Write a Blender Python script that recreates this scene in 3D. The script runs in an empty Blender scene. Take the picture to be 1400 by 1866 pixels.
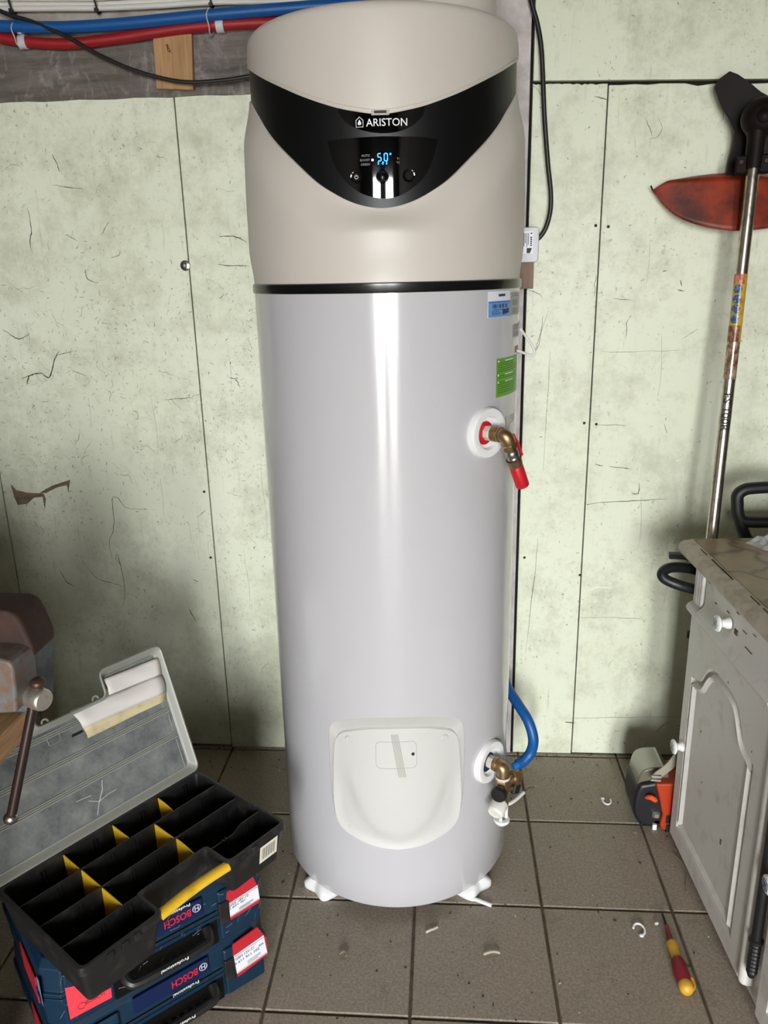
import bpy, math, random
from math import sin, cos, pi, radians, sqrt, atan2
from mathutils import Vector, Matrix

random.seed(7)
SC = bpy.context.scene
COL = SC.collection

# ------------------------------------------------------------------ camera
F_PX, PITCH, ROLL, YAW, CAM_H = 1430.0, radians(16.96), radians(-1.28), radians(4.4), 1.535
CAM_R = Matrix.Rotation(YAW, 3, 'Z') @ Matrix.Rotation(pi / 2 - PITCH, 3, 'X') @ Matrix.Rotation(ROLL, 3, 'Z')
CAM_P = Vector((0, 0, CAM_H))
cam_data = bpy.data.cameras.new('camera')
cam_data.sensor_fit = 'VERTICAL'
cam_data.sensor_height = 36.0
cam_data.sensor_width = 36.0
cam_data.lens = F_PX / 1866.0 * 36.0
cam_data.clip_start = 0.02
cam = bpy.data.objects.new('camera', cam_data)
cam.matrix_world = Matrix.Translation(CAM_P) @ CAM_R.to_4x4()
COL.objects.link(cam)
SC.camera = cam

# ------------------------------------------------------------------ sky / daylight / exposure
world = bpy.data.worlds.new('overcast_sky')
SC.world = world
world.use_nodes = True
bg = world.node_tree.nodes['Background']
bg.inputs['Color'].default_value = (0.955, 0.98, 1.0, 1)
bg.inputs['Strength'].default_value = 14.0

DOOR_X0, DOOR_X1, DOOR_Z1, FRONT_Y = -0.66, 0.84, 2.25, -3.4
BLOCKER_X0, BLOCKER_X1 = -0.12, 0.28          # unseen panel added mid-doorway to split the reflected daylight
for _a, _b in ((DOOR_X0, BLOCKER_X0), (BLOCKER_X1, DOOR_X1)):
    pd = bpy.data.lights.new('doorway_portal', 'AREA')
    pd.shape = 'RECTANGLE'
    pd.size, pd.size_y = _b - _a, DOOR_Z1
    pd.cycles.is_portal = True
    po = bpy.data.objects.new('doorway_portal', pd)
    po.location = ((_a + _b) / 2, FRONT_Y - 0.02, DOOR_Z1 / 2)
    po.rotation_euler = (pi / 2, 0, 0)          # shines along +Y into the room
    COL.objects.link(po)

vs = SC.view_settings
vs.view_transform = 'Standard'
vs.look = 'None'
vs.gamma = 1.0
vs.use_curve_mapping = False
vs.exposure = 1.85

# ------------------------------------------------------------------ colour / material helpers
def lin(c):
    c = c / 255.0
    return c / 12.92 if c <= 0.04045 else ((c + 0.055) / 1.055) ** 2.4
def rgb(r, g, b): return (lin(r), lin(g), lin(b), 1.0)

class NT:
    def __init__(s, m):
        m.use_nodes = True
        s.t = m.node_tree
        s.b = s.t.nodes['Principled BSDF']
        s._co = None
    def n(s, kind, **kw):
        x = s.t.nodes.new(kind)
        for k, v in kw.items(): setattr(x, k, v)
        return x
    def l(s, a, b): s.t.links.new(a, b)
    def co(s):
        if s._co is None: s._co = s.n('ShaderNodeTexCoord').outputs['Object']
        return s._co
    def noise(s, scale, detail=4, rough=0.55, stretch=None, dist=0.0):
        x = s.n('ShaderNodeTexNoise')
        x.inputs['Scale'].default_value = scale
        x.inputs['Detail'].default_value = detail
        x.inputs['Roughness'].default_value = rough
        x.inputs['Distortion'].default_value = dist
        if stretch:
            mp = s.n('ShaderNodeMapping'); mp.inputs['Scale'].default_value = stretch
            s.l(s.co(), mp.inputs['Vector']); s.l(mp.outputs['Vector'], x.inputs['Vector'])
        else: s.l(s.co(), x.inputs['Vector'])
        return x.outputs['Fac']
    def ramp(s, fac, stops):
        x = s.n('ShaderNodeValToRGB')
        e = x.color_ramp.elements
        while len(e) < len(stops): e.new(0.5)
        for q, (p, c) in zip(e, stops): q.position = p; q.color = c
        s.l(fac, x.inputs['Fac'])
        return x.outputs['Color']
    def mix(s, fac, a, b, mode='MIX'):
        x = s.n('ShaderNodeMix'); x.data_type = 'RGBA'; x.blend_type = mode
        if isinstance(fac, (int, float)): x.inputs[0].default_value = fac
        else: s.l(fac, x.inputs[0])
        for v, i in ((a, 6), (b, 7)):
            if isinstance(v, tuple): x.inputs[i].default_value = v
            else: s.l(v, x.inputs[i])
        return x.outputs[2]
    def bump(s, h, strength=0.2, dist=0.002):
        x = s.n('ShaderNodeBump'); x.inputs['Strength'].default_value = strength; x.inputs['Distance'].default_value = dist
        s.l(h, x.inputs['Height']); s.l(x.outputs['Normal'], s.b.inputs['Normal'])

MATS = {}
def mat(name, col, rough=0.5, metal=0.0, var=None, bump=None, coat=0.0, trans=0.0, emit=None, spec=None, ior=None, alpha=None):
    """var = (scale, amount, other colour); bump = (scale, strength)"""
    if name in MATS: return MATS[name]
    m = bpy.data.materials.new(name); t = NT(m); b = t.b
    b.inputs['Base Color'].default_value = col
    b.inputs['Roughness'].default_value = rough
    b.inputs['Metallic'].default_value = metal
    b.inputs['Coat Weight'].default_value = coat
    b.inputs['Coat Roughness'].default_value = 0.05
    b.inputs['Transmission Weight'].default_value = trans
    if spec is not None: b.inputs['Specular IOR Level'].default_value = spec
    if ior: b.inputs['IOR'].default_value = ior
    if alpha is not None: b.inputs['Alpha'].default_value = alpha
    if emit: b.inputs['Emission Color'].default_value = emit[0]; b.inputs['Emission Strength'].default_value = emit[1]
    if var:
        f = t.noise(var[0], 5, 0.65)
        lo = 0.62 - 0.35 * var[1]
        t.l(t.ramp(f, [(max(lo, 0.0), col), (min(lo + 0.3, 1.0), var[2])]), b.inputs['Base Color'])
    if bump: t.bump(t.noise(bump[0], 4), bump[1])
    MATS[name] = m
    return m

# ------------------------------------------------------------------ mesh builder (world coordinates)
class MB:
    def __init__(s): s.v = []; s.f = []
    def add(s, vs, fs, M=None):
        o = len(s.v)
        s.v += [tuple(M @ Vector(p)) if M is not None else tuple(p) for p in vs]
        s.f += [tuple(i + o for i in f) for f in fs]
        return s
    def box(s, c, d, M=None):
        x, y, z = d[0] / 2, d[1] / 2, d[2] / 2
        vs = [(c[0] + a * x, c[1] + b * y, c[2] + e * z) for e in (-1, 1) for b in (-1, 1) for a in (-1, 1)]
        return s.add(vs, [(0, 2, 3, 1), (4, 5, 7, 6), (0, 1, 5, 4), (2, 6, 7, 3), (0, 4, 6, 2), (1, 3, 7, 5)], M)
    def bx(s, x0, x1, y0, y1, z0, z1, M=None):
        return s.box(((x0 + x1) / 2, (y0 + y1) / 2, (z0 + z1) / 2), (x1 - x0, y1 - y0, z1 - z0), M)
    def cbox(s, c, d, ch, M=None):
        """box with chamfered edges (all twelve)"""
        x, y, z = d[0] / 2, d[1] / 2, d[2] / 2
        layers = []
        for zz, k in ((-z, ch), (-z + ch, 0), (z - ch, 0), (z, ch)):
            X, Y = x - k, y - k
            ring = [(-X + ch, -Y), (X - ch, -Y), (X, -Y + ch), (X, Y - ch), (X - ch, Y), (-X + ch, Y), (-X, Y - ch), (-X, -Y + ch)]
            layers.append([(c[0] + p[0], c[1] + p[1], c[2] + zz) for p in ring])
        return s.loft(layers, True, True, True, M)
    def loft(s, rings, closed=True, cap0=True, cap1=True, M=None):
        n = len(rings[0]); vs = [p for r in rings for p in r]; fs = []
        for i in range(len(rings) - 1):
            for j in range(n if closed else n - 1):
                k = (j + 1) % n
                fs.append((i * n + j, i * n + k, (i + 1) * n + k, (i + 1) * n + j))
        if cap0: fs.append(tuple(reversed(range(n))))
        if cap1: fs.append(tuple(range((len(rings) - 1) * n, len(rings) * n)))
        return s.add(vs, fs, M)
    def tube(s, pts, r, n=12, closed=False, caps=True):
        pts = [Vector(p) for p in pts]; N = len(pts)
        rr = r if isinstance(r, (list, tuple)) else [r] * N
        rings = []; up = None
        for i, p in enumerate(pts):
            if closed: d = pts[(i + 1) % N] - pts[i - 1]
            else: d = pts[min(i + 1, N - 1)] - pts[max(i - 1, 0)]
            d.normalize()
            if up is None:
                up = Vector((0, 0, 1)) if abs(d.z) < 0.9 else Vector((0, 1, 0))
            a = d.cross(up)
            if a.length < 1e-5: a = d.orthogonal()
            a.normalize(); up = a.cross(d).normalized()
            rings.append([tuple(p + (a * cos(2 * pi * k / n) + up * sin(2 * pi * k / n)) * rr[i]) for k in range(n)])
        if closed: rings.append(rings[0])
        return s.loft(rings, True, caps and not closed, caps and not closed)
    def lathe(s, prof, o, axis, n=32, caps=False):
        """prof = [(radius, height along axis)]"""
        o = Vector(o); ax = Vector(axis).normalized()
        a = ax.orthogonal().normalized(); b = ax.cross(a)
        rings = [[tuple(o + ax * h + (a * cos(2 * pi * k / n) + b * sin(2 * pi * k / n)) * max(r, 1e-5)) for k in range(n)] for r, h in prof]
        return s.loft(rings, True, caps, caps)
    def prism(s, poly, o, ex, ey, ez, h0, h1):
        o, ex, ey, ez = Vector(o), Vector(ex), Vector(ey), Vector(ez)
        r = [[tuple(o + ex * x + ey * y + ez * h) for x, y in poly] for h in (h0, h1)]
        return s.loft(r, True, True, True)
    def grid(s, fn, nu, nv, M=None):
        vs = [fn(i / nu, j / nv) for j in range(nv + 1) for i in range(nu + 1)]
        fs = [(j * (nu + 1) + i, j * (nu + 1) + i + 1, (j + 1) * (nu + 1) + i + 1, (j + 1) * (nu + 1) + i) for j in range(nv) for i in range(nu)]
        return s.add(vs, fs, M)
    def sphere(s, c, r, n=16, m=10, sc=(1, 1, 1), M=None):
        c = Vector(c)
        rings = [[tuple(c + Vector((r * sc[0] * sin(pi * j / m) * cos(2 * pi * k / n), r * sc[1] * sin(pi * j / m) * sin(2 * pi * k / n), -r * sc[2] * cos(pi * j / m)))) for k in range(n)] for j in range(m + 1)]
        rings[0] = [tuple(c + Vector((1e-5 * cos(2 * pi * k / n), 1e-5 * sin(2 * pi * k / n), -r * sc[2]))) for k in range(n)]
        rings[-1] = [tuple(c + Vector((1e-5 * cos(2 * pi * k / n), 1e-5 * sin(2 * pi * k / n), r * sc[2]))) for k in range(n)]
        return s.loft(rings, True, True, True, M)

INV = {}      # object name -> matrix world->local of its top-level thing
def rootinv(o): return INV.get(o.name, Matrix.Identity(4))

def put(name, mb, m, parent=None, angle=35, bevel=0.0, subsurf=0, solid=0.0, label=None, kind=None, bseg=2):
    me = bpy.data.meshes.new(name)
    V = [Vector(p) for p in mb.v]
    loc = Vector((0, 0, 0))
    if parent is None:
        xs = [p.x for p in V]; ys = [p.y for p in V]; zs = [p.z for p in V]
        loc = Vector(((min(xs) + max(xs)) / 2, (min(ys) + max(ys)) / 2, min(zs)))
        V = [p - loc for p in V]
        inv = Matrix.Translation(-loc)
    else:
        inv = rootinv(parent)
        V = [inv @ p for p in V]
    me.from_pydata([tuple(p) for p in V], [], mb.f)
    me.validate()
    for p in me.polygons: p.use_smooth = True
    me.set_sharp_from_angle(angle=radians(angle))
    o = bpy.data.objects.new(name, me)
    COL.objects.link(o)
    if isinstance(m, (list, tuple)):
        for q in m: me.materials.append(q)
    else: me.materials.append(m)
    if parent is None: o.location = loc
    else: o.parent = parent
    INV[o.name] = inv
    if solid:
        q = o.modifiers.new('thickness', 'SOLIDIFY'); q.thickness = solid; q.offset = 0
    if bevel:
        q = o.modifiers.new('bevel', 'BEVEL'); q.width = bevel; q.segments = bseg; q.limit_method = 'ANGLE'; q.angle_limit = radians(32)
        q.harden_normals = True
    if subsurf:
        q = o.modifiers.new('subsurf', 'SUBSURF'); q.levels = subsurf; q.render_levels = subsurf
    if label: o['label'] = label
    if kind: o['kind'] = kind
    return o

def tag(o, label, cat, group=None):
    o['label'] = label; o['category'] = cat
    if group: o['group'] = group
    return o

def thing(name, label, cat, loc, group=None):
    o = bpy.data.objects.new(name, None); COL.objects.link(o)
    o.empty_display_size = 0.05
    o.location = loc
    INV[o.name] = Matrix.Translation(-Vector(loc))
    return tag(o, label, cat, group)

def shell(name, loc=(0, 0, 0)):
    o = bpy.data.objects.new(name, None); COL.objects.link(o)
    o.location = loc; INV[o.name] = Matrix.Translation(-Vector(loc)); o['kind'] = 'structure'
    return o

def struct(name, mb, m, parent=None, **kw):
    o = put(name, mb, m, parent, **kw)
    if parent is None: o['kind'] = 'structure'
    return o

# ------------------------------------------------------------------ measuring helpers: a photo point to its place on a known plane
def ray(px, py): return CAM_R @ Vector((px - 700.0, -(py - 933.0), -F_PX))
def atY(px, py, Y):
    d = ray(px, py); return CAM_P + d * (Y / d.y)
def atZ(px, py, Z):
    d = ray(px, py); return CAM_P + d * ((Z - CAM_H) / d.z)
def onpl(px, py, P, n):
    d = ray(px, py); n = Vector(n); return CAM_P + d * ((Vector(P) - CAM_P).dot(n) / d.dot(n))

def smooth(t): t = max(0.0, min(1.0, t)); return t * t * (3 - 2 * t)
def itp(tab, x):
    """Catmull-Rom style interpolation through (x, y) pairs"""
    if x <= tab[0][0]: return tab[0][1]
    if x >= tab[-1][0]: return tab[-1][1]
    n = len(tab)
    def sl(i):
        if i == 0 or i == n - 1: return 0.0 if i == 0 else (tab[-1][1] - tab[-2][1]) / (tab[-1][0] - tab[-2][0])
        return (tab[i + 1][1] - tab[i - 1][1]) / (tab[i + 1][0] - tab[i - 1][0])
    for i in range(n - 1):
        x0, y0 = tab[i]; x1, y1 = tab[i + 1]
        if x0 <= x <= x1:
            h = x1 - x0; t = (x - x0) / h; a, b = sl(i) * h, sl(i + 1) * h
            return (2 * t**3 - 3 * t**2 + 1) * y0 + (t**3 - 2 * t**2 + t) * a + (-2 * t**3 + 3 * t**2) * y1 + (t**3 - t**2) * b
def spline(pts, k=8, closed=False):
    P = [Vector(p) for p in pts]; n = len(P); out = []
    for i in range(n if closed else n - 1):
        if closed: a, b, c, d = P[i - 1], P[i], P[(i + 1) % n], P[(i + 2) % n]
        else: a, b, c, d = P[max(i - 1, 0)], P[i], P[i + 1], P[min(i + 2, n - 1)]
        for j in range(k):
            t = j / k
            out.append(0.5 * ((2 * b) + (c - a) * t + (2 * a - 5 * b + 4 * c - d) * t * t + (3 * b - a - 3 * c + d) * t**3))
    if not closed: out.append(P[-1])
    return out
def spline2(pts, k=6, closed=False):
    return [(p.x, p.y) for p in spline([(a, b, 0) for a, b in pts], k, closed)]
def rrect(w, h, r, n=5):
    out = []
    for cx, cy, a0 in ((w/2 - r, h/2 - r, 0), (-w/2 + r, h/2 - r, 90), (-w/2 + r, -h/2 + r, 180), (w/2 - r, -h/2 + r, 270)):
        for i in range(n + 1):
            a = radians(a0 + 90 * i / n); out.append((cx + r * cos(a), cy + r * sin(a)))
    return out

_txt = {}
def tmesh(s, bold=0.0):
    """flat text outline, height of capitals = 1, origin at the middle"""
    key = (s, bold)
    if key in _txt: return _txt[key]
    cu = bpy.data.curves.new('lettering', 'FONT'); cu.body = s; cu.size = 1.0; cu.resolution_u = 3; cu.offset = bold
    ob = bpy.data.objects.new('lettering', cu); COL.objects.link(ob)
    me = bpy.data.meshes.new_from_object(ob.evaluated_get(bpy.context.evaluated_depsgraph_get()))
    vs = [(v.co.x, v.co.y) for v in me.vertices]; fs = [tuple(p.vertices) for p in me.polygons]
    bpy.data.objects.remove(ob); bpy.data.curves.remove(cu); bpy.data.meshes.remove(me)
    x0, x1 = min(v[0] for v in vs), max(v[0] for v in vs); y0, y1 = min(v[1] for v in vs), max(v[1] for v in vs)
    k = 1.0 / 0.7
    vs = [((x - (x0 + x1) / 2) * k, (y - (y0 + y1) / 2) * k) for x, y in vs]
    _txt[key] = (vs, fs, (x1 - x0) * k)
    return _txt[key]
def text_on(mb, s, o, ex, ey, cap, width=None, bold=0.0, lift=None):
    """write s centred on o along ex / ey; cap = letter height"""
    vs, fs, w = tmesh(s, bold); o, ex, ey = Vector(o), Vector(ex), Vector(ey)
    kx = cap if width is None else width / w
    L = Vector(lift) if lift is not None else Vector((0, 0, 0))
    mb.add([tuple(o + ex * (x * kx) + ey * (y * cap) + L) for x, y in vs], fs)
    return mb

# ================================================================== MATERIALS
def paint_green():
    m = bpy.data.materials.new('aged_green_paint'); t = NT(m); b = t.b
    base = t.ramp(t.noise(1.6, 3, 0.5), [(0.3, rgb(215, 219, 194)), (0.7, rgb(225, 228, 206))])
    smear = t.ramp(t.noise(5.5, 9, 0.78), [(0.47, (0, 0, 0, 1)), (0.76, (1, 1, 1, 1))])
    c = t.mix(smear, base, rgb(176, 176, 150))
    streak = t.ramp(t.noise(9, 6, 0.7, (9, 1, 0.7)), [(0.60, (0, 0, 0, 1)), (0.82, (0.6, 0.6, 0.6, 1))])
    c = t.mix(streak, c, rgb(150, 146, 122))
    speck = t.ramp(t.noise(75, 5, 0.7), [(0.58, (0, 0, 0, 1)), (0.70, (0.85, 0.85, 0.85, 1))])
    gate = t.ramp(t.noise(4.2, 4, 0.65), [(0.44, (0, 0, 0, 1)), (0.66, (1, 1, 1, 1))])
    f = t.mix(1.0, speck, gate, 'MULTIPLY')
    c = t.mix(f, c, rgb(92, 86, 70))
    t.l(c, b.inputs['Base Color'])
    b.inputs['Roughness'].default_value = 0.5
    t.bump(t.noise(30, 5, 0.6), 0.12, 0.002)
    return m
M_GREEN = paint_green()
M_PALE = mat('pale_pink_plaster', rgb(206, 198, 196), 0.75, var=(14, 0.5, rgb(160, 150, 146)), bump=(60, 0.2))
M_CRACK = mat('dark_crack', rgb(52, 46, 38), 0.9)
M_SCUFF = mat('grey_scuff', rgb(112, 110, 92), 0.8)
M_CHIP = mat('pale_chip', rgb(226, 229, 216), 0.7)
M_PEEL = mat('bare_board_under_paint', rgb(120, 104, 84), 0.9, var=(60, 0.6, rgb(82, 70, 56)))
M_GAP = mat('dark_cavity', rgb(22, 20, 18), 0.95)
def tile_mat():
    m = bpy.data.materials.new('dirty_floor_tile'); t = NT(m); b = t.b
    oi = t.n('ShaderNodeObjectInfo')
    co = t.n('ShaderNodeVectorMath'); co.operation = 'ADD'
    t.l(t.co(), co.inputs[0]); t.l(oi.outputs['Location'], co.inputs[1])
    t._co = co.outputs['Vector']
    base = t.ramp(t.noise(3.0, 6, 0.65), [(0.3, rgb(134, 122, 107)), (0.72, rgb(158, 145, 129))])
    grain = t.ramp(t.noise(160, 3, 0.7), [(0.40, rgb(124, 113, 99)), (0.62, rgb(170, 158, 141))])
    c = t.mix(0.55, base, grain)
    dirt = t.ramp(t.noise(9, 8, 0.75), [(0.56, (0, 0, 0, 1)), (0.76, (0.8, 0.8, 0.8, 1))])
    c = t.mix(dirt, c, rgb(108, 96, 81))
    t.l(c, b.inputs['Base Color'])
    r = t.ramp(t.noise(12, 4), [(0.3, (0.42, 0.42, 0.42, 1)), (0.7, (0.62, 0.62, 0.62, 1))])
    t.l(r, b.inputs['Roughness'])
    t.bump(t.noise(140, 3), 0.15, 0.001)
    return m
M_TILE = tile_mat()
M_GROUT = mat('dirty_grout', rgb(98, 86, 70), 0.9, var=(18, 0.6, rgb(58, 48, 38)))
M_INWALL = mat('grey_render', rgb(96, 91, 84), 0.85, var=(4, 0.5, rgb(90, 85, 78)))
M_CEIL = mat('pale_ceiling', rgb(122, 118, 111), 0.85, var=(5, 0.5, rgb(116, 110, 102)))
M_YARD = mat('pale_driveway', rgb(140, 136, 128), 0.9, var=(6, 0.5, rgb(118, 114, 106)))
def old_beam():
    m = bpy.data.materials.new('dusty_dark_beam'); t = NT(m); b = t.b
    c = t.ramp(t.noise(4, 6, 0.7, (1.0, 1, 7)), [(0.35, rgb(72, 64, 58)), (0.7, rgb(122, 114, 106))])
    d = t.ramp(t.noise(7, 7, 0.75, (2.2, 1, 1.2), 1.5), [(0.52, (0, 0, 0, 1)), (0.78, (0.85, 0.85, 0.85, 1))])
    c = t.mix(d, c, rgb(168, 162, 154))
    t.l(c, b.inputs['Base Color']); b.inputs['Roughness'].default_value = 0.7
    t.bump(t.noise(40, 5), 0.4, 0.003)
    return m
M_BEAM = old_beam()
def wood(name, a, bcol, scale=(3, 40, 40), rough=0.6):
    m = bpy.data.materials.new(name); t = NT(m); b = t.b
    c = t.ramp(t.noise(2.0, 6, 0.6, scale, 0.6), [(0.32, a), (0.68, bcol)])
    t.l(c, b.inputs['Base Color']); b.inputs['Roughness'].default_value = rough
    t.bump(t.noise(2.0, 5, 0.6, scale), 0.25, 0.001)
    return m
M_PINE = wood('bare_pine', rgb(146, 106, 66), rgb(182, 142, 96), (40, 40, 3))
M_BENCH = wood('worn_bench_wood', rgb(150, 108, 70), rgb(196, 158, 114), (40, 3, 40))
M_OLDWOOD = wood('weathered_wood', rgb(112, 92, 78), rgb(136, 116, 100), (30, 30, 4), 0.8)

M_TANK = mat('white_enamel', rgb(186, 184, 186), 0.16, coat=0.35, spec=0.45)
M_CREAM = mat('cream_plastic', rgb(198, 190, 180), 0.42)
M_COVER = mat('warm_white_plastic', rgb(193, 191, 186), 0.5)
M_VISOR = mat('satin_black_plastic', rgb(9, 9, 10), 0.38, spec=0.35)
M_GLOSS = mat('gloss_black_panel', rgb(3, 3, 4), 0.03, coat=0.5)
M_RING = mat('black_trim_plastic', rgb(14, 14, 15), 0.22)
M_WHITE = mat('white_plastic', rgb(228, 228, 226), 0.38)
M_PRINTW = mat('white_print', rgb(225, 225, 225), 0.5)
M_PRINTG = mat('grey_print', rgb(140, 140, 140), 0.5)
M_PRINTK = mat('black_print', rgb(24, 24, 26), 0.6)
M_LED = mat('blue_led', rgb(30, 110, 255), 0.4, emit=((0.02, 0.20, 1.0, 1), 1.6))
M_LEDW = mat('pale_blue_led', rgb(190, 215, 255), 0.4, emit=((0.30, 0.55, 1.0, 1), 1.2))
M_CHROME = mat('polished_chrome', rgb(205, 205, 205), 0.08, 1.0)
M_BRASS = mat('worn_brass', rgb(178, 150, 110), 0.42, 1.0, var=(40, 0.4, rgb(132, 106, 76)))
M_STEEL = mat('plain_steel', rgb(176, 172, 166), 0.3, 1.0, var=(60, 0.4, rgb(120, 112, 104)))
M_SHAFT = mat('scratched_aluminium', rgb(196, 188, 176), 0.27, 1.0, var=(55, 0.35, rgb(120, 106, 90)))
M_RED = mat('red_plastic', rgb(186, 22, 34), 0.35)
M_REDPIPE = mat('red_conduit', rgb(150, 22, 30), 0.45)
M_BLUEPIPE = mat('blue_conduit', rgb(12, 82, 148), 0.42)
M_BLACK = mat('black_rubber', rgb(18, 17, 17), 0.5)
M_CABLE = mat('black_cable', rgb(30, 28, 25), 0.42)
M_WCABLE = mat('white_cable', rgb(214, 211, 204), 0.5)
M_CLEAR = mat('clear_nylon', rgb(215, 212, 206), 0.35, trans=0.35)
M_GREY = mat('light_grey_plastic', rgb(196, 193, 196), 0.4)
M_LABELB = mat('blue_label', rgb(104, 152, 204), 0.4)
M_LABELW = mat('white_label', rgb(224, 226, 232), 0.4)
M_LABELS = mat('silver_label', rgb(158, 160, 160), 0.4)
M_GREENLAB = mat('green_label', rgb(92, 158, 24), 0.4)
M_GREENTXT = mat('dark_green_print', rgb(58, 108, 12), 0.5)

# ================================================================== SETTING
WALL_Y = 2.287
X_L, X_R, CEIL_Z = -1.62, 1.26, 3.15
# floor: base + tiles
floor = struct('floor', MB().bx(X_L, X_R, FRONT_Y, WALL_Y + 0.06, -0.08, -0.0045), M_GROUT)
TX0, TDX, TY0, TDY = 0.252, 0.3205, 1.297, 0.3243
def tile_mesh(w, d):
    b = MB(); h, c = 0.012, 0.0022
    b.loft([[(-w/2 + k, -d/2 + k, z), (w/2 - k, -d/2 + k, z), (w/2 - k, d/2 - k, z), (-w/2 + k, d/2 - k, z)] for z, k in ((-h, 0), (-c, 0), (0, c))], True, False, True)
    me = bpy.data.meshes.new('tile'); me.from_pydata(b.v, [], b.f); me.materials.append(M_TILE); return me
_tiles = {}
finv = INV[floor.name]
for i in range(-6, 4):
    for j in range(-15, 4):
        x0, x1 = TX0 + i * TDX + 0.0034, TX0 + (i + 1) * TDX - 0.0034
        y0, y1 = TY0 + j * TDY + 0.0034, TY0 + (j + 1) * TDY - 0.0034
        x0, x1, y0, y1 = max(x0, X_L), min(x1, X_R), max(y0, FRONT_Y), min(y1, WALL_Y + 0.01)
        if x1 - x0 < 0.01 or y1 - y0 < 0.008: continue
        k = (round(x1 - x0, 4), round(y1 - y0, 4))
        if k not in _tiles: _tiles[k] = tile_mesh(*k)
        o = bpy.data.objects.new('tile', _tiles[k]); COL.objects.link(o); o.parent = floor
        rz = random.uniform(-0.0007, 0)
        o.location = finv @ Vector(((x0 + x1) / 2, (y0 + y1) / 2, rz))

# side walls, ceiling, front wall with the open doorway, yard outside
struct('wall_left', MB().bx(X_L - 0.1, X_L, FRONT_Y, WALL_Y + 0.06, -0.08, CEIL_Z), M_INWALL)
struct('wall_right', MB().bx(X_R, X_R + 0.1, FRONT_Y, WALL_Y + 0.06, -0.08, CEIL_Z), M_INWALL)
struct('ceiling', MB().bx(X_L - 0.1, X_R + 0.1, FRONT_Y - 0.1, WALL_Y + 0.16, CEIL_Z, CEIL_Z + 0.1), M_CEIL)
wf = MB()
wf.bx(X_L - 0.1, DOOR_X0, FRONT_Y - 0.1, FRONT_Y, -0.08, CEIL_Z)
wf.bx(DOOR_X1, X_R + 0.1, FRONT_Y - 0.1, FRONT_Y, -0.08, CEIL_Z)
wf.bx(DOOR_X0, DOOR_X1, FRONT_Y - 0.1, FRONT_Y, DOOR_Z1, CEIL_Z)
struct('wall_front', wf, M_INWALL)
struct('added_light_blocker', MB().bx(BLOCKER_X0, BLOCKER_X1, FRONT_Y - 0.07, FRONT_Y - 0.03, 0.0, DOOR_Z1), M_OLDWOOD, bevel=0.004)  # added light blocker: breaks the tank's highlight into separate streaks
struct('driveway', MB().bx(-8, 8, FRONT_Y - 9, FRONT_Y - 0.1, -0.12, -0.02), M_YARD)

# back wall: rough base and its painted boards
wall = struct('wall_back', MB().bx(X_L, X_R, WALL_Y + 0.022, WALL_Y + 0.16, -0.08, CEIL_Z), M_GAP)
def board(name, x0, x1, zb0, zb1, zt0, zt1, m=None, y0=WALL_Y, th=0.02, jag=0.0, label=None):
    """a board with its own bottom (zb) and top (zt) slope; jag = chipped top edge"""
    b = MB(); n = 26 if jag else 1
    top = []
    for i in range(n + 1):
        t = i / n; z = zt0 + (zt1 - zt0) * t
        if jag: z += -abs(random.gauss(0, jag)) * (random.random() < 0.5)
        top.append((x0 + (x1 - x0) * t, z))
    poly = [(x0, zb0), (x1, zb1)] + top[::-1]
    b.prism(poly, (0, 0, 0), (1, 0, 0), (0, 0, 1), (0, -1, 0), -(y0 + th), -y0)
    return put(name, b, m or M_GREEN, wall, angle=30, label=label, bevel=0.0015, bseg=1)
board('wall_board', X_L, -1.3795, 0.004, 0.004, 2.05, 2.035, jag=0.003)
board('wall_board', -1.3755, -0.7165, 0.006, 0.004, 2.036, 2.012, jag=0.003)
board('wall_board', -0.7135, -0.12, -0.004, -0.004, 2.011, 1.995, jag=0.003)
board('pale_upright', -0.115, 0.2275, 0.0, 0.0, CEIL_Z, CEIL_Z, M_PALE, y0=WALL_Y - 0.004, label='pale pinkish upright strip')
board('wall_board', 0.2355, 0.4265, 0.0, 0.0, 1.9955, 1.988, jag=0.002)
board('wall_board', 0.4295, X_R, 0.003, 0.003, 1.987, 1.965, jag=0.0025)
board('frieze_board', 0.2355, X_R, 2.0, 1.972, CEIL_Z, CEIL_Z, jag=0.0, y0=WALL_Y - 0.003)
# plaster above the beam (left)
board('plaster_band', X_L, -0.12, 2.10, 2.10, CEIL_Z, CEIL_Z, mat('pale_plaster', rgb(178, 170, 160), 0.85, var=(9, 0.6, rgb(132, 124, 114)), bump=(50, 0.3)), y0=WALL_Y + 0.003, label='rough pale plaster above the beam')

# wear on the boards: cracks, scuffs and chips with shapes of their own
def stroke(mb, pts, w, y):
    """ribbon along (x, z) points on the wall face"""
    P = [Vector((p[0], 0, p[1])) for p in pts]; L = []; Rr = []
    for i, p in enumerate(P):
        d = P[min(i + 1, len(P) - 1)] - P[max(i - 1, 0)]
        if d.length < 1e-9: d = Vector((1, 0, 0))
        d.normalize(); nn = Vector((-d.z, 0, d.x))
        ww = w * (0.35 + 0.65 * sin(pi * (i + 0.3) / (len(P) - 0.4))) * random.uniform(0.6, 1.3) / 2
        L.append((p.x + nn.x * ww, y, p.z + nn.z * ww)); Rr.append((p.x - nn.x * ww, y, p.z - nn.z * ww))
    n = len(P)
    mb.add(L + Rr, [(i, i + 1, n + i + 1, n + i) for i in range(n - 1)])
def squiggle(x, z, ln, ang, wob):
    pts = []; a = ang; n = max(3, int(ln / 0.006))
    for i in range(n):
        pts.append((x, z)); a += random.gauss(0, wob)
        x += cos(a) * ln / n; z += sin(a) * ln / n
    return pts
YS = WALL_Y - 0.0009
dark, pale, grey = MB(), MB(), MB()
def okx(x): return x < -0.40 or 0.24 < x < 1.0
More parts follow.
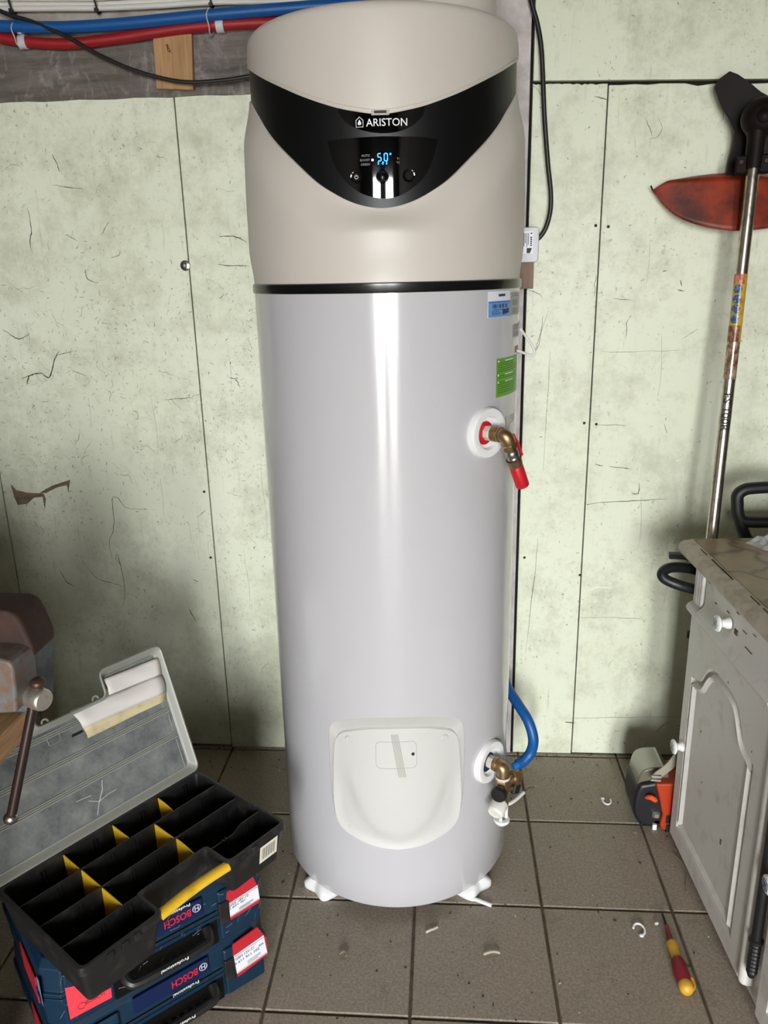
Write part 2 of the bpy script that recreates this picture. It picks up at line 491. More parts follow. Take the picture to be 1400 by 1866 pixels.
for _ in range(1500):       # left boards: dense in the middle height
    x = random.uniform(-1.5, -0.42); z = random.gauss(1.25, 0.30)
    if z > 1.97 or z < 0.08: continue
    dense = smooth((1.7 - z) / 0.3)
    if random.random() > 0.25 + 0.75 * dense: continue
    long = random.random() < 0.05
    ln = random.uniform(0.02, 0.06) if long else random.uniform(0.003, 0.02)
    ang = random.choice([random.uniform(-0.5, 0.6), random.uniform(1.1, 2.0), random.uniform(0, pi)])
    (stroke)(dark if random.random() < 0.45 else grey, squiggle(x, z, ln, ang, 0.55 if long else 0.35), random.uniform(0.0005, 0.0015), YS)
for _ in range(360):
    x = random.uniform(0.245, 1.0) if random.random() < 0.6 else random.uniform(-1.45, -0.42)
    z = random.uniform(0.06, 2.35 if x > 0.24 else 1.95)
    if abs(z - 1.98) < 0.02: continue
    ln = random.uniform(0.03, 0.08) if random.random() < 0.08 else random.uniform(0.003, 0.016)
    stroke(dark if random.random() < 0.3 else grey, squiggle(x, z, ln, random.choice([0.1, 1.5, random.uniform(0, pi)]), 0.3), random.uniform(0.0008, 0.002), YS if z < 1.97 else YS - 0.003)
for _ in range(12):        # vertical rub lines
    x = random.choice([random.uniform(-1.3, -0.42), random.uniform(0.25, 0.85)]); z = random.uniform(0.5, 1.5)
    stroke(grey, [(x + 0.004 * sin(k * 0.7), z + k * 0.03) for k in range(random.randint(4, 10))], 0.0007, YS)
def wpath(pts, w, mb, k=5):
    P = spline2([(atY(px, py, WALL_Y).x, atY(px, py, WALL_Y).z) for px, py in pts], k)
    stroke(mb, [(a + random.gauss(0, 0.0007), c + random.gauss(0, 0.0007)) for a, c in P], w * 0.55, YS)
for pts, w in [
    ([(50, 380), (57, 415), (55, 440), (58, 460)], 0.004), ([(95, 282), (105, 300), (108, 312)], 0.004), ([(97, 337), (120, 341), (150, 345)], 0.003),
    ([(40, 690), (55, 684), (75, 680), (90, 688), (100, 655), (108, 640)], 0.006), ([(6, 600), (20, 610), (35, 618), (55, 608)], 0.004), ([(50, 700), (52, 688), (60, 682)], 0.005),
    ([(100, 650), (112, 645), (135, 640)], 0.003), ([(155, 490), (160, 508), (180, 516)], 0.003), ([(120, 428), (142, 440)], 0.003), ([(185, 428), (195, 410), (198, 405)], 0.003),
    ([(400, 432), (425, 430), (450, 441)], 0.004), ([(397, 482), (420, 484), (453, 484)], 0.004), ([(205, 1020), (200, 985), (208, 960), (205, 910), (215, 908), (232, 925), (270, 928)], 0.003),
    ([(110, 1040), (120, 1058), (134, 1068)], 0.004), ([(345, 1110), (352, 1122), (358, 1134)], 0.004), ([(352, 1056), (362, 1060)], 0.004), ([(225, 1105), (228, 1070), (215, 1012), (212, 1020), (222, 1030)], 0.003),
    ([(150, 1020), (175, 1052), (205, 1062), (225, 1068)], 0.0025), ([(418, 688), (430, 692), (438, 706)], 0.004), ([(300, 728), (330, 726), (349, 724)], 0.003), ([(360, 942), (375, 930)], 0.003),
    ([(1066, 919), (1110, 915), (1165, 912), (1218, 908)], 0.003), ([(1150, 898), (1163, 899), (1165, 880)], 0.004), ([(1095, 640), (1150, 641), (1240, 638)], 0.0015),
    ([(1088, 774), (1140, 775)], 0.002), ([(1056, 1125), (1130, 1126), (1180, 1128)], 0.0013), ([(1046, 1309), (1120, 1307), (1250, 1306)], 0.0015), ([(1030, 1316), (1048, 1317)], 0.006),
    ([(1110, 850), (1140, 853), (1150, 854)], 0.003), ([(1085, 846), (1100, 850)], 0.004), ([(990, 575), (984, 620), (975, 640), (1000, 565)], 0.0025), ([(1175, 214), (1185, 235), (1190, 252)], 0.002),
    ([(1240, 510), (1242, 522)], 0.004), ([(1235, 528), (1248, 531)], 0.004), ([(1118, 544), (1153, 547)], 0.002), ([(968, 1090), (975, 1050)], 0.002), ([(958, 1190), (975, 1040), (980, 980)], 0.0018),
    ([(990, 860), (1000, 700), (1003, 640)], 0.0015), ([(972, 89), (1005, 90)], 0.002), ([(1157, 82), (1188, 81)], 0.003), ([(975, 115), (1000, 118)], 0.002), ([(1145, 110), (1172, 112)], 0.004)]:
    wpath(pts, w, dark)
for _ in range(70):
    px, py = random.choice([(random.uniform(400, 510), random.uniform(850, 1330)), (random.uniform(1060, 1240), random.uniform(790, 1230))])
    q = atY(px, py, WALL_Y); stroke(pale, squiggle(q.x, q.z, random.uniform(0.004, 0.02), random.uniform(-0.4, 1.2), 0.3), random.uniform(0.001, 0.004), YS)
wpath([(1075, 1076), (1090, 1070), (1115, 1072)], 0.008, pale); wpath([(430, 1120), (450, 1110)], 0.004, pale)
put('paint_cracks', dark, M_CRACK, wall, kind='stuff', label='dark cracks and scratches in the green paint')
put('scuff_marks', grey, M_SCUFF, wall, kind='stuff', label='grey scuffs on the green paint')
put('paint_chips', pale, M_CHIP, wall, kind='stuff', label='pale chips in the green paint')
pb = MB()
for poly in ([(20, 882), (30, 893), (52, 898), (80, 899), (84, 910), (82, 928), (78, 905), (62, 907), (50, 918), (33, 920), (26, 905)],
             [(72, 898), (95, 885), (110, 880), (128, 874), (125, 896), (122, 884), (104, 888), (85, 898)]):
    q = [atY(a, c, WALL_Y) for a, c in poly]
    pb.add([(p.x, YS - 0.0003, p.z) for p in q], [tuple(range(len(q)))])
put('peeled_patch', pb, M_PEEL, wall, label='torn patch of bare brown board')
# screw with washer, screw holes
scb = MB(); q = atY(338, 484, WALL_Y)
scb.lathe([(0.0, 0.006), (0.004, 0.006), (0.0055, 0.004), (0.0065, 0.0035), (0.011, 0.003), (0.014, 0.0015), (0.0145, 0.0)], (q.x, WALL_Y - 0.001, q.z), (0, -1, 0), 24)
tag(put('washer_screw', scb, M_STEEL), 'round steel washer screw on the left board seam', 'screw')
hb = MB()
for px, py in [(1086, 411), (1109, 413), (1065, 771), (1087, 773), (384, 1016), (372, 896), (1057, 1048), (956, 1016)]:
    q = atY(px, py, WALL_Y); hb.lathe([(0.0, 0.0012), (0.0032, 0.0012), (0.0042, 0.0)], (q.x, WALL_Y, q.z), (0, -1, 0), 10)
put('screw_hole', hb, M_CRACK, wall, kind='stuff', label='small dark screw holes along the seams')

# ------------------------------------------------------------------ top left: beam, pine block, pipes, cables
def beam_sh():
    b = MB(); n = 30
    def f(u, v):
        a = v * 3; x = X_L + u * (-0.13 - X_L)
        zt = 2.128 + 0.012 * u; zb = 2.0 - 0.006 * u
        prof = [(WALL_Y + 0.03, zt + 0.004), (WALL_Y - 0.012, zt), (WALL_Y - 0.008, zb), (WALL_Y + 0.03, zb)]
        i = min(int(a + 1e-6), 2); t = a - i
        return (x, prof[i][0] * (1 - t) + prof[i + 1][0] * t, prof[i][1] * (1 - t) + prof[i + 1][1] * t + 0.0015 * sin(x * 37))
    b.grid(f, n, 3); return b
beam = put('timber_beam', beam_sh(), M_BEAM, angle=30)
tag(beam, 'dark dusty beam running along the wall above the left boards', 'beam')
bb = MB(); p0, p1 = atY(279, 66, 2.262), atY(350, 62, 2.262); p2, p3 = atY(286, 162, 2.262), atY(353, 164, 2.262)
bb.prism([(p2.x, p2.z), (p3.x, p3.z), (p1.x, p1.z), (p0.x, p0.z)], (0, 0, 0), (1, 0, 0), (0, 0, 1), (0, -1, 0), -2.275, -2.258)
blk = thing('pine_block', 'short pale pine offcut with a bent nail, fixed over the dark beam', 'wood block', (p0.x, 2.27, p2.z))
put('block', bb, M_PINE, blk, bevel=0.002)
q = atY(305, 81, 2.258)
nb = MB().tube([(q.x, 2.262, q.z), (q.x + 0.002, 2.245, q.z - 0.004), (q.x + 0.008, 2.236, q.z - 0.018)], 0.0016, 8).sphere((q.x + 0.0085, 2.235, q.z - 0.019), 0.0032, 8, 6)
put('nail', nb, M_BRASS, blk, label='bent brass-coloured nail')
def pipe(name, pts, r, m, label, cat, Y, group=None, k=8):
    P = [atY(a, b, Y) for a, b in pts]
    return tag(put(name, MB().tube(spline(P, k), r, 16), m), label, cat, group)
YP = 2.252
pipe('conduit_pipe', [(-140, 40), (-60, 50), (0, 48), (70, 50), (140, 49), (240, 42), (380, 28), (520, 16), (640, 8), (730, 4), (800, 1), (860, -3)], 0.0145, M_BLUEPIPE, 'blue plastic pipe running along the top of the wall', 'pipe', YP - 0.010)
pipe('conduit_pipe', [(-140, 55), (-60, 62), (0, 69), (45, 76), (100, 80), (140, 79), (215, 70), (290, 58), (350, 50), (400, 46), (470, 42), (560, 40)], 0.0135, M_REDPIPE, 'dark red plastic pipe clipped under the blue pipe', 'pipe', YP + 0.004)
def clip(px, py, label):
    q = atY(px, py, YP + 0.004); t = thing('pipe_clip', label, 'clip', (q.x, YP + 0.01, q.z - 0.016), 'white pipe clips on the red pipe')
    b = MB()
    prof = [(0.0146, -0.010), (0.0168, -0.010), (0.0168, 0.010), (0.0146, 0.010), (0.0146, -0.010)]
    b.lathe(prof, q, (1, 0, 0.02), 24); put('collar', b, M_GREY, t)
    put('mount', MB().bx(q.x - 0.008, q.x + 0.008, YP + 0.01, WALL_Y + 0.0, q.z - 0.006, q.z + 0.006), M_GREY, t, bevel=0.001)
    put('catch', MB().bx(q.x - 0.005, q.x + 0.005, YP - 0.014, YP + 0.004, q.z + 0.015, q.z + 0.023), M_GREY, t, bevel=0.001)
clip(43, 77, 'white pipe clip on the red pipe at the far left'); clip(402, 47, 'white pipe clip on the red pipe near the water heater')
def loop_tie(px, py0, py1, label):
    a, c = atY(px, py0, YP), atY(px, py1, YP); zc, rz = (a.z + c.z) / 2, (a.z - c.z) / 2
    P = [(a.x + 0.002 * sin(k), YP - 0.003 + 0.0265 * cos(2 * pi * k / 24), zc + rz * sin(2 * pi * k / 24)) for k in range(24)]
    tag(put('cable_tie', MB().tube(P, 0.0017, 6, True), M_CLEAR), label, 'cable tie', 'clear ties round the blue and red pipes')
loop_tie(30, 40, 84, 'clear cable tie round both pipes at the far left'); loop_tie(382, 16, 64, 'clear cable tie round both pipes near the water heater')
# bundle of white cables along the top edge with black ties
cb = thing('cable_bundle', 'bundle of white cables with black ties along the top edge', 'cables', (-0.8, 2.25, 2.19))
for k, (dy, dz) in enumerate([(0, -0.011), (0.006, 0.0), (-0.004, 0.011), (0.004, 0.022), (0.012, 0.011), (-0.002, 0.032)]):
    P = [atY(px, py, 2.268) + Vector((0, dy, dz + 0.001 * sin(px * 0.02 + k))) for px, py in [(-160, 12), (0, 8), (120, 7), (177, 6), (290, 1), (385, -4), (520, -8), (700, -14), (860, -20), (960, -24)]]
    put('cable', MB().tube(spline(P, 5), 0.0068, 10), M_WCABLE, cb)
for px, py in [(22, 7), (177, 6), (385, -4)]:
    q = atY(px, py, 2.268) + Vector((0, 0.003, 0.011))
    P = [(q.x + 0.0015 * cos(k), q.y + 0.021 * cos(2 * pi * k / 20), q.z + 0.034 * sin(2 * pi * k / 20)) for k in range(20)]
    put('black_tie', MB().tube(P, 0.0026, 6, True).box((q.x + 0.001, q.y - 0.016, q.z - 0.030), (0.009, 0.008, 0.009)), M_BLACK, cb)
pipe('black_cable', [(-120, -40), (0, 20), (60, 40), (120, 66), (180, 100), (250, 130), (330, 149), (400, 147), (455, 139), (520, 128), (600, 110)], 0.0052, M_CABLE, 'thin black cable sagging across the beam to the heater', 'cable', 2.232)
# right of the heater: cord, junction box, wood packer
pipe('power_cord', [(955, -80), (968, 0), (980, 45), (987, 90), (990, 150), (993, 220), (999, 300), (1004, 350), (1003, 385), (995, 415), (984, 432), (976, 437)], 0.0062, M_CABLE, 'thick black power cord hanging right of the heater into the grey box', 'cord', 2.262)
jq0, jq1 = atY(952, 414, 2.235), atY(981, 478, 2.235)
jb = thing('junction_box', 'small grey junction box with a printed label beside the heater hood', 'box', (jq0.x, 2.26, jq1.z))
bxx = MB(); cx, cz = (jq0.x - 0.03 + jq1.x) / 2, (jq0.z + jq1.z) / 2; w, h = jq1.x - jq0.x + 0.03, jq0.z - jq1.z
bxx.prism([(cx + a, cz + b) for a, b in rrect(w, h, 0.009)], (0, 0, 0), (1, 0, 0), (0, 0, 1), (0, -1, 0), -WALL_Y, -2.232)
put('housing', bxx, M_GREY, jb, bevel=0.003)
lx = cx + w / 2 - 0.022
lo = put('label_sticker', MB().bx(lx - 0.020, lx + 0.006, 2.2312, 2.2325, cz - 0.022, cz + 0.034), M_LABELW, jb)
lp = MB()
for k in range(7):
    if k != 1: lp.bx(lx - 0.001, lx + 0.0035, 2.2306, 2.2312, cz + 0.027 - k * 0.005, cz + 0.0305 - k * 0.005)
for i, (dx, ln) in enumerate([(-0.006, 0.030), (-0.010, 0.036), (-0.014, 0.026), (-0.0175, 0.034)]):
    lp.bx(lx + dx - 0.0008, lx + dx + 0.0008, 2.2306, 2.2312, cz + 0.030 - ln, cz + 0.030)
lp.prism([(lx - 0.010, cz - 0.021), (lx - 0.001, cz - 0.021), (lx + 0.004, cz - 0.008), (lx - 0.010, cz - 0.008)], (0, 0, 0), (1, 0, 0), (0, 0, 1), (0, -1, 0), -2.2312, -2.2306)
put('print', lp, M_PRINTK, jb)
w0, w1 = atY(944, 478, 2.235), atY(972, 526, 2.235)
tag(put('wood_packer', MB().bx(w0.x - 0.05, w1.x, 2.236, WALL_Y - 0.004, w1.z, w0.z - 0.001), M_OLDWOOD, bevel=0.002), 'small brown wood packer under the grey box', 'wood block')

# ================================================================== WATER HEATER
AX = Vector((-0.125, 1.864, 0)); R_T = 0.30
def cp(phi, z, r):
    a = radians(phi); return (AX.x + r * sin(a), AX.y - r * cos(a), z)
heater = thing('water_heater', 'tall white cylindrical water heater with cream hood and black display visor', 'water heater', (AX.x, AX.y, 0))
ZB, ZR0, ZR1 = 0.0316, 1.4975, 1.517
# outline of the bottom cover (half, angle offset from its middle / height)
CV = 4.2
half = [(0, .5685), (8, .567), (16, .5615), (23, .551), (27.5, .542), (30.3, .529), (31.8, .508), (32.3, .46), (32.2, .40), (31.8, .34), (31.0, .30), (29.3, .268), (26, .247), (19, .230), (10, .2155), (0, .2095)]
hs = spline2(half, 4)
hs = [(max(a, 0), b) for a, b in hs]
imax = max(range(len(hs)), key=lambda i: hs[i][0]); DMAX, ZMID = hs[imax]
def lini(tab, x):
    if x <= tab[0][0]: return tab[0][1]
    for (a, b), (c, d) in zip(tab, tab[1:]):
        if a <= x <= c: return b + (d - b) * (x - a) / max(c - a, 1e-9)
    return tab[-1][1]
UPT = hs[:imax + 1]; LOT = sorted(hs[imax:])
def tank():
    b = MB()
    ds = sorted(set([round(a, 4) for a, _ in hs] + [round(-a, 4) for a, _ in hs]))
    phis = [CV + d for d in ds]
    phis += [CV + DMAX + (360 - 2 * DMAX) * k / 100 for k in range(1, 100)]
    low_rows = [(0.0, None), (0.25, None), (0.6, None), (1.0, None)]
    cols_lo, cols_hi = [], []
    for p in phis:
        d = abs(p - CV)
        if d <= DMAX + 1e-6: lo, up = lini(LOT, d), lini(UPT, d)
        else: lo = up = ZMID
        c1 = [cp(p, ZB, 0.05), cp(p, ZB, R_T - 0.006), cp(p, ZB + 0.002, R_T - 0.002), cp(p, ZB + 0.006, R_T)]
        c1 += [cp(p, ZB + 0.006 + (lo - ZB - 0.006) * t, R_T) for t in (0.35, 0.7, 1.0)]
        c2 = [cp(p, up + (ZR0 + 0.01 - up) * t, R_T) for t in (0, 0.15, 0.3, 0.45, 0.6, 0.75, 0.9, 1.0)]
        cols_lo.append(c1); cols_hi.append(c2)
    for cols in (cols_lo, cols_hi):
        n, m = len(cols), len(cols[0])
        vs = [q for c in cols for q in c]; fs = []
        for i in range(n):
            k = (i + 1) % n
            for j in range(m - 1): fs.append((i * m + j, k * m + j, k * m + j + 1, i * m + j + 1))
        b.add(vs, fs)
    return b
put('tank', tank(), M_TANK, heater, angle=40)
# bottom cover
ol = [(a, b) for a, b in hs] + [(-a, b) for a, b in hs[-2:0:-1]]
def inner(d, z):
    return d * (1 - 0.012 * smooth((z - 0.24) / 0.15)), z - 0.040 * smooth((z - 0.36) / 0.18)
def cdepth(z): return 0.027 * smooth((z - 0.21) / 0.36)
def belly(d, z):
    k = 1 - (d / 25.5) ** 2 - ((0.44 - z) / 0.215) ** 2 if z < 0.44 else 1 - (d / 25.5) ** 2
    return -0.0065 * (1 - smooth(k / 0.26)) * smooth((0.43 - z) / 0.10)
cvb = MB(); rings = []
rings.append([cp(CV + d, z, R_T - 0.0005) for d, z in ol])
inn = [inner(d, z) for d, z in ol]
rings.append([cp(CV + d * 1.004, z + 0.001, R_T - cdepth(z)) for d, z in inn])
cen = (0.0, 0.37)
for k in (0.985, 0.95, 0.9, 0.84, 0.78, 0.72, 0.66, 0.6, 0.5, 0.4, 0.28, 0.15, 0.02):
    rings.append([cp(CV + cen[0] + (d - cen[0]) * k, cen[1] + (z - cen[1]) * k,
                     R_T - cdepth(cen[1] + (z - cen[1]) * k) + 0.006 + belly((d - cen[0]) * k, cen[1] + (z - cen[1]) * k) * smooth((1 - k) / 0.12)) for d, z in inn])
cvb.loft(rings, True, False, True)
cover = put('service_cover', cvb, M_COVER, heater, angle=50, label='warm white access cover with a rounded shield shape')
def cvr(d, z): return R_T - cdepth(z) + 0.0062 + belly(d, z)
def cpatch(b, pts, lift):
    """closed strip outline on the cover (angle offset, z)"""
    pts = [(pts[i][0] + (pts[(i + 1) % len(pts)][0] - pts[i][0]) * t, pts[i][1] + (pts[(i + 1) % len(pts)][1] - pts[i][1]) * t) for i in range(len(pts)) for t in ((0, .2, .4, .6, .8) if i % 7 == 6 else (0,))]
    P = [Vector(cp(CV + d, z, cvr(d, z) + lift)) for d, z in pts]
    b.tube(P, 0.0007, 6, True)
hb = MB(); HW, HH = 9.6, 0.0335; hc = (-0.3, 0.459)
cpatch(hb, [(hc[0] + x * HW / 0.5, hc[1] + y * HH / 0.3) for x, y in rrect(1.0, 0.6, 0.11, 6)], 0.0)
put('hatch_outline', hb, mat('cover_groove', rgb(172, 170, 164), 0.6), cover)
scw = MB(); q = Vector(cp(CV + 7.6, 0.460, cvr(7.6, 0.46))); nrm = (q - Vector((AX.x, AX.y, q.z))).normalized()
scw.lathe([(0.0, 0.0012), (0.0036, 0.0012), (0.0042, 0.0)], q, nrm, 14)
put('hatch_screw', scw, mat('dark_steel', rgb(90, 90, 94), 0.35, 1.0), cover)
tp = MB()
for k in range(5):
    a0, a1 = -2.7 + k * 0.75, -2.7 + k * 0.75 + 0.42
    def tf(u, v, a0=a0, a1=a1):
        d = a0 + (a1 - a0) * u + 3.3 * v; z = 0.512 - 0.108 * v
        return cp(CV + d, z, cvr(d, z) + 0.0012)
    tp.grid(tf, 1, 8)
put('tape_strip', tp, mat('ribbed_tape', rgb(160, 157, 146), 0.35), cover, label='thin strip of ribbed grey tape')
for d, z in [(-23.6, .487), (23.6, .485), (-23.2, .250), (23.2, .247)]:
    b = MB(); q = Vector(cp(CV + d, z, cvr(d, z) - 0.0006)); nrm = (q - Vector((AX.x, AX.y, q.z))).normalized()
    b.lathe([(0.0, 0.0016), (0.0075, 0.0016), (0.009, 0.0002), (0.0098, 0.0012), (0.0105, 0.0)], q, nrm, 18)
    put('fixing_plug', b, M_COVER, cover)
# black trim ring
b = MB(); b.lathe([(R_T - 0.01, ZR0), (R_T + 0.0022, ZR0), (R_T + 0.0035, ZR0 + 0.002), (R_T + 0.0035, ZR1 - 0.002), (R_T + 0.001, ZR1), (R_T - 0.02, ZR1)], (AX.x, AX.y, 0), (0, 0, 1), 120)
put('trim_ring', b, M_RING, heater)
# hood: lower shell, visor, upper cap
HC = 2.9
VLOW = [(0, 1.6535), (6, 1.657), (12.5, 1.667), (19, 1.683), (26, 1.704), (36, 1.743), (49, 1.7915), (55, 1.815), (63, 1.847), (76, 1.883), (95, 1.90), (180, 1.90)]
VUP = [(0, 1.8125), (12, 1.821), (20, 1.832), (31, 1.852), (40, 1.871), (51, 1.894), (70, 1.931), (90, 1.955), (180, 1.96)]
ZTOP = 1.999
R_V = 0.281
def r_low(d, z):
    e = itp(VLOW, d); w = 0.042 + 0.055 * smooth(d / 30.0)
    t = (e - z) / w
    base = 0.299 + 0.0065 * smooth((z - ZR1) / 0.07)
    base -= 0.003 * smooth((z - 1.66) / 0.14)
    return R_V + 0.0035 + (base - R_V - 0.0035) * smooth(t * 0.97 + 0.0)
b = MB(); NPH = 180
def lowf(u, v):
    p = HC - 180 + 360 * u; d = abs(p - HC); e = itp(VLOW, d)
    if v > 0.97: return cp(p, e - 0.001, R_V - 0.006)
    v /= 0.97
    z = ZR1 + (e - ZR1) * v
    return cp(p, z, r_low(d, z))
b.grid(lowf, NPH, 44)
put('hood_shell', b, M_CREAM, heater, angle=60)
b = MB()
b.grid(lambda u, v: cp(HC - 180 + 360 * u, itp(VLOW, abs(-180 + 360 * u)) - 0.012 + (itp(VUP, abs(-180 + 360 * u)) + 0.012 - itp(VLOW, abs(-180 + 360 * u)) + 0.012) * v, R_V), NPH, 10)
visor = put('visor', b, M_VISOR, heater, angle=60, label='satin black V-shaped visor band')
b = MB()
R_U = 0.2845
def capf(u, v):
    p = HC - 180 + 360 * u; d = abs(p - HC); e = itp(VUP, d)
    L = [(R_V - 0.004, e), (R_U - 0.001, e), (R_U, e + 0.0015), (R_U, e + 0.0052), (R_U - 0.0014, e + 0.0058), (R_U - 0.0014, e + 0.0068), (R_U - 0.0002, e + 0.0076), (R_U - 0.0002, e + 0.02)]
    n = 5
    for k in range(1, n + 1): L.append((R_U - 0.002 * k / n, e + 0.02 + (ZTOP - 0.018 - e - 0.02) * k / n))
    for k in range(1, 7):
        a = radians(90 * k / 6); L.append((R_U - 0.002 - 0.016 + 0.016 * cos(a), ZTOP - 0.018 + 0.018 * sin(a)))
    L.append((0.15, ZTOP + 0.001)); L.append((0.0005, ZTOP + 0.001))
    r, z = L[int(round(v * (len(L) - 1)))]
    return cp(p, z, r)
b.grid(capf, NPH, 21)
put('hood_cap', b, M_CREAM, heater, angle=45)
# latch notch in the cap edge
b = MB()
b.grid(lambda u, v: cp(HC - 2.6 + 4.6 * u, 1.8128 + 0.0055 * v, R_U + 0.0006), 4, 1)
put('cap_latch', b, M_PRINTK, heater, label='small dark latch slot under the cap edge')
b = MB()
b.grid(lambda u, v: cp(HC - 3.6 + 6.6 * u, 1.8105 + 0.003 * v, R_U + 0.001), 4, 1)
b.grid(lambda u, v: cp(HC - 3.6 + 1.0 * u, 1.8105 + 0.008 * v, R_U + 0.001), 2, 1)
b.grid(lambda u, v: cp(HC + 2.0 + 1.0 * u, 1.8105 + 0.008 * v, R_U + 0.001), 2, 1)
put('latch_frame', b, M_CREAM, heater, solid=0.001)
# air duct on top
b = MB(); dc = Vector((AX.x + 0.115, AX.y - 0.03, 0))
b.lathe([(0.127, ZTOP - 0.006), (0.124, ZTOP + 0.002), (0.121, ZTOP + 0.02), (0.120, ZTOP + 0.06), (0.120, CEIL_Z - 0.001)], (dc.x, dc.y, 0), (0, 0, 1), 64)
put('air_duct', b, M_CREAM, heater)
# gloss panels on the visor
def vpatch(lo, up, r, nu=40, nv=8, p0=None, p1=None):
    b = MB(); p0 = lo[0][0] if p0 is None else p0; p1 = lo[-1][0] if p1 is None else p1
    def f(u, v):
        p = p0 + (p1 - p0) * u; a, c = lini(lo, p), lini(up, p); return cp(p, a + (c - a) * v, r)
    b.grid(f, nu, nv)
    # rim down to the visor
    def rim(u, v):
        k = u * 4; i = min(int(k), 3); t = k - i
        if i == 0: p, s = p0 + (p1 - p0) * t, 0
        elif i == 1: p, s = p1, t
        elif i == 2: p, s = p1 - (p1 - p0) * t, 1
        else: p, s = p0, 1 - t
        a, c = lini(lo, p), lini(up, p); return cp(p, a + (c - a) * s, r - 0.004 * v)
    b.grid(rim, nu * 4, 1)
    return b
def dense(tab, k=4): return spline2(tab, k)
DLO = dense([(-18.3, 1.7719), (-16.7, 1.7411), (-13.6, 1.7136), (-9.3, 1.6915), (-4.0, 1.676), (2.9, 1.6684), (9.2, 1.6725), (14.5, 1.6865), (19, 1.7055), (22.3, 1.733), (24.6, 1.7704)])
DUP = [(-18.3, 1.7725), (-12, 1.7745), (3, 1.7755), (18, 1.774), (24.6, 1.7708)]
put('display_panel', vpatch(DLO, DUP, R_V + 0.0012), M_GLOSS, heater, angle=50, label='glossy black half-moon display panel')
LLO = dense([(-13.4, 1.8202), (-11.7, 1.8067), (-7.5, 1.7926), (-2.3, 1.7841), (3.2, 1.7805), (9.0, 1.7828), (14.2, 1.792), (18.1, 1.807), (19.4, 1.819)])
LUP = [(p, itp(VUP, abs(p - HC)) + 0.001) for p in [-13.4 + 32.8 * k / 20 for k in range(21)]]
put('logo_panel', vpatch(LLO, LUP, R_V + 0.0010), M_GLOSS, heater, angle=50, label='small glossy black name panel')
RP = R_V + 0.0019
def vtext(b, s, p, z, cap, width=None, bold=0.0, align=0):
    vs, fs, w = tmesh(s, bold); kx = cap if width is None else width / w
    off = 0 if align == 0 else (w * kx / 2) * align
    b.add([cp(p + (x * kx + off) / RP * 180 / pi, z + y * cap, RP) for x, y in vs], fs)
tx = MB(); vtext(tx, 'ARISTON', 4.9, 1.7990, 0.0128, 0.0760, 0.006)
put('name_lettering', tx, M_PRINTW, heater, label='white capital lettering')
lg = MB()
def hz(x, z): return Vector(cp(-5.25 + x / RP * 180 / pi, 1.8000 + z, RP + 0.0003))
lg.tube([hz(x, z) for x, z in [(-.0065, -.0078), (.0065, -.0078), (.0065, .0035), (0, .0090), (-.0065, .0035)]], 0.0008, 6, True)
fl_ = [(0, .0048), (.0025, .0008), (.0035, -.0022), (.002, -.0045), (-.002, -.0045), (-.0035, -.0022), (-.0025, .0008)]
lg.add([tuple(hz(x, z)) for x, z in fl_], [tuple(range(7))])
put('house_emblem', lg, M_PRINTW, heater, label='white house-and-flame emblem')
tx = MB()
for s, p, z, c, al in (('AUTO', -1.7, 1.7436, .0040, -1), ('BOOST', -1.7, 1.7360, .0040, -1), ('GREEN', -1.7, 1.7286, .0040, -1), ('T1', 8.9, 1.7370, .0036, 0), ('T2', 8.9, 1.7305, .0036, 0), ('mode', 13.6, 1.7072, .0045, 0)):
    tx = MB(); vtext(tx, s, p, z, c, None, 0.0, al); put('menu_lettering', tx, M_PRINTG, heater, label='tiny grey lettering ' + s)
b = MB(); q = Vector(cp(-0.7, 1.7357, RP)); b.sphere(q, 0.0022, 10, 6); put('indicator_led', b, M_LEDW, heater, label='lit blue indicator dot')
# seven segment digits 50 and two small glyphs
sg = MB()
SEG = {'a': (0, 1, 1, 1), 'b': (1, 1, 1, .5), 'c': (1, .5, 1, 0), 'd': (0, 0, 1, 0), 'e': (0, .5, 0, 0), 'f': (0, 1, 0, .5), 'g': (0, .5, 1, .5)}
def digit(seg, p, z, w, h, wd):
    for k in seg:
        x0, y0, x1, y1 = SEG[k]
        A = Vector(cp(p + (x0 - .5) * w / RP * 180 / pi, z + (y0 - .5) * h, RP)); B = Vector(cp(p + (x1 - .5) * w / RP * 180 / pi, z + (y1 - .5) * h, RP))
        d = (B - A).normalized() * 0.0006; sg.tube([A + d, B - d], wd, 6)
digit('afgcd', 1.95, 1.7400, 0.0060, 0.0125, 0.00085); digit('abcdef', 4.35, 1.7400, 0.0060, 0.0125, 0.00085)
q = [Vector(cp(6.1 + 0.0014 * cos(a) / RP * 180 / pi, 1.7452 + 0.0014 * sin(a), RP)) for a in [2 * pi * k / 10 for k in range(10)]]; sg.tube(q, 0.0005, 5, True)
for p in (1.5, 3.2, 4.6): digit('adg' if p != 3.2 else 'abged', p, 1.7300, 0.0036, 0.0040, 0.0006)
put('digit_segments', sg, M_LED, heater, label='glowing blue temperature digits')
